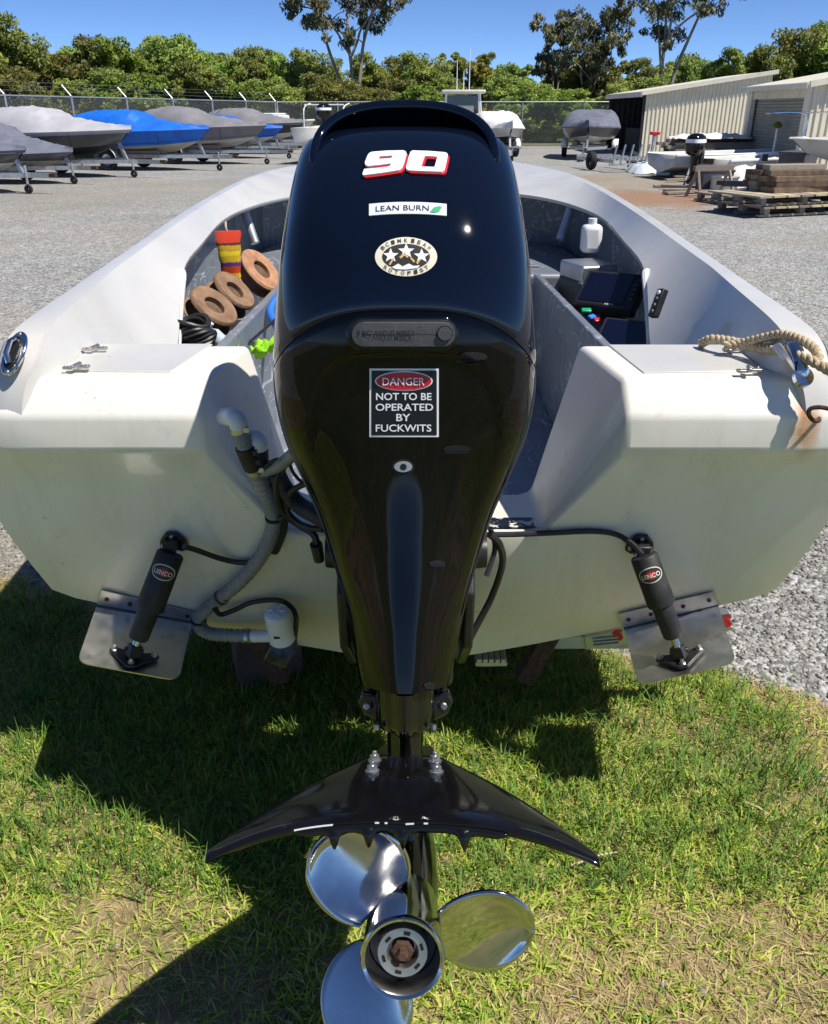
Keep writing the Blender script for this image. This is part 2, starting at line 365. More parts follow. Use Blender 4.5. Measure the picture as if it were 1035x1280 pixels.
def blades(n, xr, yr, lmin, lmax, wmin, wmax, leanmin, leanmax, palette, densfn, seed, z0=.004, tuft=0, name='grass', lenfn=None):
    r = np.random.RandomState(seed)
    if tuft:
        nt_ = n//tuft; tx = r.uniform(*xr, nt_); ty = r.uniform(*yr, nt_)
        k = densfn(tx, ty) > r.rand(nt_); tx, ty = tx[k], ty[k]
        x = np.repeat(tx, tuft)+r.normal(0, .012, len(tx)*tuft); y = np.repeat(ty, tuft)+r.normal(0, .012, len(ty)*tuft)
    else:
        x = r.uniform(*xr, n); y = r.uniform(*yr, n); k = densfn(x, y) > r.rand(n); x, y = x[k], y[k]
    n = len(x); az = r.uniform(0, 2*pi, n); l = r.uniform(lmin, lmax, n)*(.7+.6*r.rand(n)); wd = r.uniform(wmin, wmax, n)
    if lenfn is not None: l = l*lenfn(x, y)
    le = np.radians(r.uniform(leanmin, leanmax, n)); le2 = le+np.radians(r.uniform(5, 45, n))
    d = np.stack([np.cos(az), np.sin(az)], 1); s = np.stack([-np.sin(az), np.cos(az)], 1)
    tw = r.normal(0, .5, n)
    P0 = np.stack([x, y, np.full(n, z0)], 1)
    def adv(P, L_, a): return P+np.stack([d[:, 0]*np.sin(a)*L_, d[:, 1]*np.sin(a)*L_, np.maximum(np.cos(a), -.12)*L_], 1)
    P1 = adv(P0, l*.55, le); P2 = adv(P1, l*.45, le2); P2[:, 2] = np.maximum(P2[:, 2], .008)
    sv = np.stack([s[:, 0]*np.cos(tw), s[:, 1]*np.cos(tw), np.sin(tw)*.6], 1)
    W = wd[:, None]/2
    vs = np.stack([P0-sv*W*.8, P0+sv*W*.8, P1-sv*W, P1+sv*W, P2-sv*W*.12, P2+sv*W*.12], 1).reshape(-1, 3)
    b = (np.arange(n)*6)[:, None]
    q = np.concatenate([b+np.array([0, 1, 3, 2]), b+np.array([2, 3, 5, 4])], 0)
    pal = np.array(palette); c = pal[r.randint(0, len(pal), n)]*(.75+.5*r.rand(n))[:, None]
    # tips a little drier
    cc = np.ones((n, 6, 4)); cc[:, :, :3] = c[:, None, :]; cc[:, 4:, :3] = cc[:, 4:, :3]*.75+np.array([.30, .24, .08])*.25
    return vs, q, cc.reshape(-1, 4)
def inlawn(x, y): return np.clip((lawn_edge(x)-y)/.16, 0, 1)
def bare(x, y):
    m = vn(x, y, 5.2, 5)*.75+vn(x, y, 13, 9)*.3
    for cx, cy, rr in ((-.52, 1.08, .2), (.72, 1.12, .2), (-.66, 1.3, .13), (1.0, 1.75, .2), (.3, 1.05, .15)):
        m -= .42*np.exp(-((x-cx)**2+(y-cy)**2)/rr**2)
    for cx, cy, rr in ((.55, 1.42, .35), (.2, 1.7, .3), (-.5, 1.55, .25), (-.1, 1.2, .25), (0, 1.9, .6)):
        m += .22*np.exp(-((x-cx)**2+(y-cy)**2)/rr**2)
    return m
dens_g = lambda x, y: np.clip((bare(x, y)-.02)/.4, .3, 1)*inlawn(x, y)
dens_d = lambda x, y: np.clip(1.0-.6*bare(x, y), .2, 1)*np.clip((lawn_edge(x)+.05-y)/.1, 0, 1)
dens_t = lambda x, y: np.clip((bare(x, y)-.35)/.35, .02, 1)*inlawn(x, y)
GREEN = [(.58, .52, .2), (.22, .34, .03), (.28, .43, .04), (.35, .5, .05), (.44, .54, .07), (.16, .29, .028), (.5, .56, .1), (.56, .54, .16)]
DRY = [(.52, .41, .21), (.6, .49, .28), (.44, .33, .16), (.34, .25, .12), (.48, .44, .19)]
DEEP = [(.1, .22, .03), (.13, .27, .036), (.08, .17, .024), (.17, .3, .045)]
GX, GY = (-2.3, 2.1), (-.1, 3.2)
lenf = lambda x, y: .8+.5*vn(x, y, 4, 3)+.35*np.exp(-((y-1.95)**2)/.15-(x/.9)**2)
parts = [blades(200000, GX, GY, .02, .042, .0022, .0048, 35, 82, GREEN, dens_g, 1, tuft=5, lenfn=lenf),
         blades(150000, GX, GY, .024, .047, .0022, .0042, 12, 55, GREEN, dens_t, 2, tuft=7, lenfn=lenf),
         blades(9000, GX, GY, .018, .034, .006, .011, 40, 85, [(.14, .25, .05), (.2, .3, .05), (.1, .2, .04)], dens_t, 8, tuft=6),
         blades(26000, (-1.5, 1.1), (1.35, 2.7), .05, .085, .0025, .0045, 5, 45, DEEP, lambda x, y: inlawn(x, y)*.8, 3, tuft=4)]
off = 0; VS = []; QS = []; CS = []
for v, q, c in parts: VS.append(v); QS.append(q+off); CS.append(c); off += len(v)
tag(fast_mesh('grass', np.concatenate(VS), np.concatenate(QS), 'grass', cols=np.concatenate(CS)), 'short patchy green lawn under the stern of the boat', kind='stuff')
v, q, c = blades(170000, (-1.7, 1.6), (.6, 2.9), .025, .07, .0015, .0034, 72, 93, DRY, dens_d, 4)
tag(fast_mesh('dry_thatch', v, q, 'grass', cols=c), 'dry straw coloured grass clippings lying between the green blades', kind='stuff')

# loose stones
mat('stone', (0, 0, 0), .9, vcol=True, bump=.2, bscale=90)
def stones(n, region, smin, smax, seed, dens, z=0.):
    r = np.random.RandomState(seed); x = r.uniform(region[0], region[1], n); y = r.uniform(region[2], region[3], n)
    k = dens(x, y) > r.rand(n); x, y = x[k], y[k]; n = len(x)
    base = np.array([(1, 0, 0), (0, 1, 0), (-1, 0, 0), (0, -1, 0), (.1, .1, .8), (0, 0, -.5), (.62, .62, .35), (-.62, .62, .35), (-.62, -.62, .35), (.62, -.62, .35)])
    tris = np.array([(4, 6, 7), (4, 7, 8), (4, 8, 9), (4, 9, 6), (6, 0, 1), (6, 1, 7), (7, 1, 2), (7, 2, 8), (8, 2, 3), (8, 3, 9), (9, 3, 0), (9, 0, 6)])
    sz = r.uniform(smin, smax, n)*(.6+.8*r.rand(n)**2); B = base[None]*(1+r.normal(0, .2, (n, 10, 3)))
    B = B*sz[:, None, None]*np.stack([np.ones(n), r.uniform(.6, 1, n), r.uniform(.5, .9, n)], 1)[:, None, :]
    a = r.uniform(0, 6.28, n); ca, sa = np.cos(a), np.sin(a)
    X = B[:, :, 0]*ca[:, None]-B[:, :, 1]*sa[:, None]; Y = B[:, :, 0]*sa[:, None]+B[:, :, 1]*ca[:, None]
    Pz = B[:, :, 2]+z+sz[:, None]*.12
    vs = np.stack([X+x[:, None], Y+y[:, None], Pz], 2).reshape(-1, 3)
    q = (np.arange(n)*10)[:, None, None]+tris[None]; q = q.reshape(-1, 3)
    g_ = r.uniform(.11, .38, n)*(.7+.5*vn(x, y, 2, 8)); c = np.ones((n, 10, 4)); c[:, :, 0] = (g_*1.03)[:, None]; c[:, :, 1] = g_[:, None]; c[:, :, 2] = (g_*.9)[:, None]
    return vs, q, c.reshape(-1, 4)
def dens_s(x, y): return np.clip((y-lawn_edge(x)+.22)/.3, 0, 1)*np.where(np.abs(x) < .7, .25, 1)
sa_ = stones(30000, (.55, 2.9, 1.7, 4.6), .004, .0105, 11, dens_s)
sb_ = stones(20000, (-3.0, -.6, 2.2, 4.8), .004, .0105, 12, dens_s)
sc_ = stones(1600, (-1.2, 1.6, .9, 2.6), .004, .008, 13, lambda x, y: np.clip(.45-bare(x, y), 0, 1)*2, .006)
off = 0; VS = []; QS = []; CS = []
for v, q, c in (sa_, sb_, sc_): VS.append(v); QS.append(q+off); CS.append(c); off += len(v)
tag(fast_mesh('gravel_stones', np.concatenate(VS), np.concatenate(QS), 'stone', cols=np.concatenate(CS)), 'loose grey gravel stones along the edge of the lawn', kind='stuff')
# dry stalks lying on the lawn
mat('stalk', (.55, .45, .27), .8)
for a, b_, lab in (((714, 1082), (776, 1064), 'long pale dry grass stalk on the lawn beside the hydrofoil tip'), ((932, 1003), (966, 1022), 'short pale dry grass stalk lying in the greenest patch of lawn')):
    p0, p1 = at(*a, Z=.035), at(*b_, Z=.035)
    tag(MB().tube([p0, (p0+p1)/2+Vector((0, .004, .004)), p1], [.0035, .003, .0015], 6).build('grass_stalk', 'stalk'), lab, 'grass stalk')

# ================================================================== FENCE
mat('chain', (.33, .34, .34), .6, .3)
def chain_mat():
    m = M['chain']; N = m.node_tree.nodes; L = m.node_tree.links
    tc = N.new('ShaderNodeTexCoord'); mp = N.new('ShaderNodeMapping'); L.new(tc.outputs['UV'], mp.inputs[0])
    fs = []
    for sgn in (1, -1):
        sx = N.new('ShaderNodeSeparateXYZ'); L.new(mp.outputs[0], sx.inputs[0])
        a = N.new('ShaderNodeMath'); a.operation = 'MULTIPLY_ADD'; L.new(sx.outputs[1], a.inputs[0]); a.inputs[1].default_value = sgn; L.new(sx.outputs[0], a.inputs[2])
        k = N.new('ShaderNodeMath'); k.operation = 'MULTIPLY'; k.inputs[1].default_value = 16; L.new(a.outputs[0], k.inputs[0])
        fr = N.new('ShaderNodeMath'); fr.operation = 'FRACT'; L.new(k.outputs[0], fr.inputs[0])
        le = N.new('ShaderNodeMath'); le.operation = 'LESS_THAN'; le.inputs[1].default_value = .085; L.new(fr.outputs[0], le.inputs[0]); fs.append(le)
    mx = N.new('ShaderNodeMath'); mx.operation = 'MAXIMUM'; L.new(fs[0].outputs[0], mx.inputs[0]); L.new(fs[1].outputs[0], mx.inputs[1])
    L.new(mx.outputs[0], N[m['b']].inputs['Alpha'])
chain_mat()
FH = 2.05
def fence(pts, label, arms, loc):
    root = thing('chain_link_fence', label, 'fence', loc, world=True)
    wires = []
    for i in range(len(pts)):
        p = Vector((*pts[i], 0)); mb = MB().cyl(p, p+Vector((0, 0, FH+.02)), .03, n=8)
        if arms: mb.tube([p+Vector((0, 0, FH)), p+Vector((-.28, .08, FH+.32))], [.02, .015], 6)
        mb.build('post', 'galv', root)
        if i+1 < len(pts):
            a, b = Vector((*pts[i], 0)), Vector((*pts[i+1], 0))
            MB().cyl(a+Vector((0, 0, FH-.02)), b+Vector((0, 0, FH-.02)), .024, n=6).build('top_rail', 'galv', root)
            o = MB().add([a+Vector((0, 0, .03)), b+Vector((0, 0, .03)), b+Vector((0, 0, FH-.02)), a+Vector((0, 0, FH-.02))], [(0, 1, 2, 3)]).build('wire_mesh', 'chain', root, smooth=0)
            uv = o.data.uv_layers.new(name='u'); ln = (b-a).length
            for l in o.data.loops:
                co = o.data.vertices[l.vertex_index].co; uv.data[l.index].uv = ((Vector((co.x, co.y, 0))-a).length, co.z)
            MB().tube([a+Vector((0, 0, 1.0)), b+Vector((0, 0, 1.0))], .006, 4).build('line_wire', 'galv', root)
            if arms:
                for f in (.35, .7, 1.0):
                    d = Vector((-.32, .09, .36))*f+Vector((0, 0, FH))
                    MB().tube([a+d, b+d], .004, 4).build('barbed_wire', 'galv', root)
    return root
fl = [(-14.4, 18.6)]+[(-11.7+4.35*k/5*1.0, 27+14.2*k/5) for k in range(-2, 6)]
fl = [(-11.7+.87*k, 27+2.84*k) for k in range(-7, 7)]
fence(fl, 'galvanised chain link fence with barbed wire arms behind the covered boats', True, (*fl[0], 0))
fr_ = [(fl[-1][0]+2.9*k, fl[-1][1]+.05*k) for k in range(0, 8)]
fr_[0] = (fl[-1][0]+.08, fl[-1][1])
fence(fr_, 'galvanised chain link fence closing the yard in front of the tree belt', False, (*fr_[0], 0))

# ================================================================== SHEDS
mat('shed_cream', (.75, .69, .53), .5, col2=(.69, .63, .48), scale=2, bump=0, dirt=(.36, .31, .23), dscale=3, dlo=.6, dhi=.9)
mat('shed_trim', (.7, .66, .54), .5, col2=(.62, .58, .47), scale=3)
mat('roller', (.36, .335, .28), .55, col2=(.32, .3, .25), scale=4)
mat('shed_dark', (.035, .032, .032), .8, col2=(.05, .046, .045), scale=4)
def ribbed(a, b, z0, z1a, z1b, nrm, pitch=.24, dep=.045):
    """one sheet of ribbed cladding from a to b (xy)"""
    a = Vector((*a, 0)); b = Vector((*b, 0)); d = (b-a); L_ = d.length; d.normalize(); n = Vector((*nrm, 0)); P = []
    k = max(1, round(L_/pitch)); pt = L_/k
    for i in range(k):
        s = i*pt
        for ds, o in ((0, 0), (pt*.62, 0), (pt*.72, dep), (pt*.9, dep), (pt*.999, 0)): P.append((s+ds, o))
    lo = []; hi = []
    for s, o in P:
        p = a+d*s+n*o; lo.append((p.x, p.y, z0)); hi.append((p.x, p.y, lerp(z1a, z1b, s/L_)))
    return MB().grid([lo, hi])
sh = thing('storage_shed', 'long cream ribbed steel shed with a dark open bay in its side', 'shed', (10.5, 38, 0), world=True)
def top1(x): return 2.22+(x-8.83)*.142
xe = [8.86+.86*k for k in range(9)]
for k in range(6):
    ribbed((xe[k]+.004, 36+.24*(xe[k]-8.86)), (xe[k+1]-.004, 36+.24*(xe[k+1]-8.86)), .02, top1(xe[k]), top1(xe[k+1]), (.23, -.97), pitch=.172, dep=.04).build('wall_panel', 'shed_cream', sh, smooth=20)
MB().slab([(8.7, 35.8, 2.24), (14.15, 37.1, 3.0), (14.15, 43.4, 3.0), (8.7, 42.6, 2.24)], (0, 0, 1), .07).build('roof', 'shed_trim', sh, smooth=0)
MB().bar((8.62, 35.74, 2.245), (14.15, 37.06, 3.02), .06, .15).build('barge_board', 'shed_trim', sh, smooth=0)
MB().bar((8.66, 35.9, 2.2), (8.66, 42.5, 2.2), .08, .16).build('gutter', 'shed_trim', sh, smooth=0)
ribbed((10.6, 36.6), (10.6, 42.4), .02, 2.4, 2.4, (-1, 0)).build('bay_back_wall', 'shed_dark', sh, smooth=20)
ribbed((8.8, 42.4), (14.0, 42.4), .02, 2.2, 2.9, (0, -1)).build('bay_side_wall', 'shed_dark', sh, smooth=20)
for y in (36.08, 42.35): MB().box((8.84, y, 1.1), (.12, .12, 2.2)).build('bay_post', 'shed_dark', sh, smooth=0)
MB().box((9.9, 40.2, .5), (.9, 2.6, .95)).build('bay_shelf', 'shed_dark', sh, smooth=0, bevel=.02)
s2 = thing('garage_shed', 'cream steel shed with a closed grey roller door', 'shed', (9.9, 24, 0), world=True)
XS, YN, YF = 9.91, 23.5, 27.8
def top2(x): return 2.2+(x-XS)*.17
xe = [XS+.02+.8*k for k in range(7)]
for k in range(6): ribbed((xe[k]+.004, YN+.24*(xe[k]-XS)), (xe[k+1]-.004, YN+.24*(xe[k+1]-XS)), .02, top2(xe[k]), top2(xe[k+1]), (.23, -.97), pitch=.19, dep=.04).build('wall_panel', 'shed_cream', s2, smooth=20)
ribbed((XS, YN+.3), (XS, YF-.3), 1.93, 2.2, 2.2, (-1, 0), pitch=.12, dep=.02).build('door_header', 'shed_cream', s2, smooth=20)
dr = [[(XS+.12+.018*sin(2*pi*k/4), YN+.3, .02+1.93*k/96), (XS+.12+.018*sin(2*pi*k/4), YF-.3, .02+1.93*k/96)] for k in range(97)]
MB().grid(dr).build('roller_door', 'roller', s2, smooth=60)
for y in (YN+.16, YF-.16): MB().box((XS, y, 1.1), (.14, .26, 2.2)).build('door_post', 'shed_trim', s2, smooth=0, bevel=.01)
MB().slab([(XS-.16, YN-.2, 2.21), (15, YN+1.0, 3.08), (15, YF+.1, 3.08), (XS-.16, YF+.1, 2.21)], (0, 0, 1), .06).build('roof', 'shed_trim', s2, smooth=0)
MB().bar((XS-.2, YN-.24, 2.22), (15, YN+.98, 3.1), .05, .14).build('barge_board', 'shed_trim', s2, smooth=0)
MB().box((XS-.2, (YN+YF)/2, 2.19), (.1, YF-YN+.3, .12)).build('gutter', 'shed_trim', s2, smooth=0, bevel=.01)
ribbed((XS, YF), (14.7, YF), .02, 2.2, 3.0, (0, 1)).build('rear_wall', 'shed_cream', s2, smooth=20)
MB().box((12.4, (YN+YF)/2+.8, 1.05), (4.3, YF-YN-1.9, 2.08)).build('building_body', 'shed_dark', s2, smooth=0)

# ================================================================== TREES
mat('bark', (.2, .165, .125), .9, col2=(.12, .095, .07), scale=8, bump=.5, bscale=20)
mat('bark_gum', (.34, .29, .235), .8, col2=(.19, .15, .115), scale=3, stretch=(1, 1, .3), bump=.3, bscale=12)
mat('leaf_olive', (.14, .195, .03), .6, col2=(.29, .33, .055), scale=.6, lo=.4, hi=.6, trans=.3, objrand=.4, upn=.45)
mat('leaf_bright', (.15, .25, .02), .55, col2=(.24, .34, .04), scale=.7, trans=.35, objrand=.2, upn=.45)
mat('leaf_yellow', (.3, .29, .03), .55, col2=(.15, .19, .03), scale=.5, trans=.35, objrand=.1, upn=.45)
mat('leaf_gum', (.10, .115, .045), .5, col2=(.18, .18, .075), scale=.8, trans=.25, objrand=.2, upn=.35)
def leaves(centres, radii, per, size, seed, droop=0, flat=.75):
    r = np.random.RandomState(seed); n = len(centres)*per
    c = np.repeat(np.array(centres), per, 0); R = np.repeat(np.array(radii), per)
    d = r.normal(0, 1, (n, 3)); d /= np.linalg.norm(d, axis=1)[:, None]
    P = c+d*(R*r.rand(n)**.45)[:, None]*np.array([1, 1, flat])
    a = r.normal(0, 1, (n, 3)); a /= np.linalg.norm(a, axis=1)[:, None]
    if droop: a[:, 2] = -np.abs(a[:, 2])-droop; a /= np.linalg.norm(a, axis=1)[:, None]
    b = np.cross(a, r.normal(0, 1, (n, 3))); b /= np.linalg.norm(b, axis=1)[:, None]
    s = size*(.6+.8*r.rand(n)); L_ = (s*.75)[:, None]; W = (s*(.22 if droop else .36))[:, None]
    vs = np.stack([P-a*L_, P+b*W, P+a*L_, P-b*W], 1).reshape(-1, 3)
    q = (np.arange(n)*4)[:, None]+np.array([0, 1, 2, 3]); return vs, q
def bush_tree(seed, h, rx, m, size=.165, clusters=120, per=210):
    r = random.Random(seed); root = thing('tree', '', 'tree')
    mb = MB(); mb.tube(spline([(0, 0, -.1), (r.uniform(-.2, .2), .1, h*.3), (r.uniform(-.4, .4), 0, h*.75)], 4), [.2-.017*k for k in range(9)], 7)
    cs = []; rs = []
    lob = [(r.uniform(-.6, .6)*rx, r.uniform(-.5, .5)*rx, h*r.uniform(.45, .85), r.uniform(.35, .6)*rx) for _ in range(7)]+[(0, 0, h*.55, rx*.7), (-.4*rx, 0, h*.28, rx*.5), (.45*rx, 0, h*.25, rx*.5), (0, -.4*rx, h*.2, rx*.5)]
    for k in range(clusters):
        L0 = r.choice(lob); d = Vector((r.gauss(0, 1), r.gauss(0, 1), r.gauss(0, 1))).normalized()*L0[3]*r.uniform(.6, 1.05)
        p = Vector((L0[0]+d.x, L0[1]+d.y, max(.25, min(h, L0[2]+d.z*.9)))); cs.append(tuple(p)); rs.append(r.uniform(.3, .62)*rx*.42)
        if k % 4 == 0: mb.tube([(0, 0, max(.3, p.z*.45)), (p.x*.5, p.y*.5, p.z*.75), tuple(p)], [.07, .05, .02], 5)
    mb.build('trunk', 'bark', root)
    v, q = leaves(cs, rs, per, size, seed); fast_mesh('crown', v, q, m, root)
    return root
def gum_tree(seed, h, spread, limbs, m='leaf_gum', size=.22, lean=0., nclus=9, per=55, crown_from=.5):
    r = random.Random(seed); root = thing('gum_tree', '', 'tree'); mb = MB(); cs = []; rs = []
    for (ang, reach, z0, z1) in limbs:
        p = [Vector((lean*z0, 0, z0*.0-.1)) if z0 < .3 else Vector((lean*z0*h*.2, 0, z0*h))]
        n = 6; x0, zz = p[0].x, p[0].z
        for k in range(1, n+1):
            t = k/n; p.append(Vector((x0+cos(ang)*reach*t**1.25+r.uniform(-.12, .12), sin(ang)*reach*t*.7+r.uniform(-.2, .2), lerp(zz, z1*h, t**.9))))
        path = spline(p, 4); r0 = .19*h/12*(1 if z0 < .3 else .55)
        mb.tube(path, [max(.018, r0*(1-.86*i/(len(path)-1))) for i in range(len(path))], 7)
        for k in range(3, n+1):
            b0 = p[k]
            for j in range(3 if k < n else 4):
                a2 = r.uniform(0, 2*pi); ln = r.uniform(.5, 1.25)*spread*.5; e = b0+Vector((cos(a2)*ln, sin(a2)*ln*.8, r.uniform(-.15, .8)*ln))
                if e.z < crown_from*h: continue
                mid = (b0+e)/2+Vector((0, 0, .12*ln)); mb.tube([b0, mid, e], [.05, .03, .012], 5)
                for q_ in range(nclus//3):
                    cs.append(tuple(e+Vector((r.gauss(0, .3), r.gauss(0, .3), r.gauss(0, .26)))*spread*.35)); rs.append(r.uniform(.25, .55)*spread*.22+.12)
    mb.build('trunk', 'bark_gum', root)
    v, q = leaves(cs, rs, per, size, seed, droop=.35, flat=.8); fast_mesh('crown', v, q, m, root)
    return root
TB = [bush_tree(21, 7.2, 3.1, 'leaf_olive'), bush_tree(22, 6.4, 3.3, 'leaf_olive'), bush_tree(23, 7.8, 2.7, 'leaf_olive', clusters=110), bush_tree(24, 6.0, 2.6, 'leaf_bright', clusters=110), bush_tree(25, 7.6, 2.3, 'leaf_yellow', clusters=100)]
LAB = {0: 'dense olive green bushy tree in the belt beyond the fence', 1: 'dense olive green bushy tree in the belt beyond the fence', 2: 'dense olive green bushy tree in the belt beyond the fence',
       3: 'fresh bright green bushy tree in the belt beyond the fence', 4: 'yellow flowering wattle tree in the belt beyond the fence'}
GRP = {0: 'olive trees of the belt', 1: 'olive trees of the belt', 2: 'olive trees of the belt', 3: 'bright green trees of the belt', 4: 'yellow wattles of the belt'}
used = set()
def plant(k, px, Y, top, label=None):
    """put belt tree k where its axis shows at px and its top at row `top`"""
    X = (px-517.5)/1172*Y; hh = H+(140-top)/1172*Y*1.02
    base = TB[k]; o = base if k not in used else copy_tree(base); used.add(k)
    hz = {0: 7.2, 1: 6.4, 2: 7.8, 3: 6.0, 4: 7.6}[k]; s = hh/hz*.97
    o.location = (X, Y, 0); wz = s*random.uniform(.88, 1.15); o.scale = (max(wz, .75), max(wz, .75), s); o.rotation_euler = (0, 0, random.uniform(0, 6.28))
    tag(o, label or LAB[k], 'tree', GRP[k]); return o
rt = random.Random(3)
for px, top, k in ((-330, 48, 0), (-270, 60, 1), (-215, 50, 2), (-160, 56, 1), (-110, 50, 2), (-60, 52, 0), (8, 42, 1), (55, 60, 2), (105, 50, 0), (150, 48, 3), (205, 50, 2), (232, 47, 0), (278, 66, 3), (322, 62, 2), (360, 68, 0), (405, 74, 1), (455, 68, 2), (500, 70, 0), (545, 78, 1), (578, 66, 4), (604, 66, 4), (640, 80, 2), (675, 100, 3), (712, 84, 0), (745, 82, 1), (790, 74, 2), (850, 76, 0), (905, 62, 2), (945, 72, 1), (1000, 42, 0), (1055, 45, 1), (1100, 50, 2)):
    Y = rt.uniform(62, 74); plant(k, px, Y, top)
for px, top, k in ((30, 88, 1), (120, 86, 0), (180, 90, 3), (255, 88, 1), (300, 94, 3), (345, 96, 0), (385, 98, 3), (430, 100, 1), (480, 98, 0), (535, 100, 3), (660, 104, 1), (695, 108, 3), (735, 110, 0), (780, 104, 1)):
    Y = rt.uniform(52, 57); plant(k, px, Y, top)
for k, px in enumerate(range(-80, 1120, 42)):
    plant(k % 3, px+rt.uniform(-10, 10), rt.uniform(78, 86), (74, 84, 78, 88, 70)[k % 5]+(10 if 380 < px < 800 else 0))
YG = 66.
def gum(px, Y, label, *a, **k):
    o = gum_tree(*a, **k); o.location = ((px-517.5)/1172*Y, Y, 0); tag(o, label, 'tree'); return o
gum(441, 60, 'tall gum tree with a forked pale trunk standing above the belt', 31, 10.5, 3.2, [(2.7, 3.2, 0, .86), (.25, 2.2, 0, .98), (1.9, 1.0, 0, 1.02), (2.9, 3.6, .45, .8), (.1, 2.8, .45, .82)], crown_from=.52, nclus=9, per=60)
gum(824, 66, 'tall open gum tree with a slanting limb behind the long shed', 32, 11.5, 3.6, [(1.7, .9, 0, 1.0), (.3, 3.9, 0, 1.0), (2.6, 2.4, .3, .98), (0.1, 5.2, .5, .85), (1.2, 1.6, .5, 1.05)], crown_from=.5, nclus=9, per=60)
gum(735, 64, 'slender dark gum tree between the wattles and the tall open gum', 33, 7.4, 3.0, [(2.4, 1.9, 0, .95), (.6, 1.6, 0, 1.0), (1.5, .3, 0, .9)], crown_from=.55, nclus=9, per=60)
gum(690, 68, 'small rounded gum tree with a bare stem beside the slender dark gum', 34, 7.2, 2.4, [(2.0, .8, 0, .95), (.9, .9, 0, .9)], crown_from=.55, nclus=9, per=60)
# ================================================================== THE BOAT
BO = (0, 1.9, 0)
boat = thing('fishing_boat', 'white fibreglass open fishing boat seen at its stern, standing on the lawn', 'boat', BO, world=True)
def tp(px, py, off=0.):
    d = ray(px, py); t = (1.53368-off)/(d.y+.252*d.z); return Vector((0, 0, H))+d*t
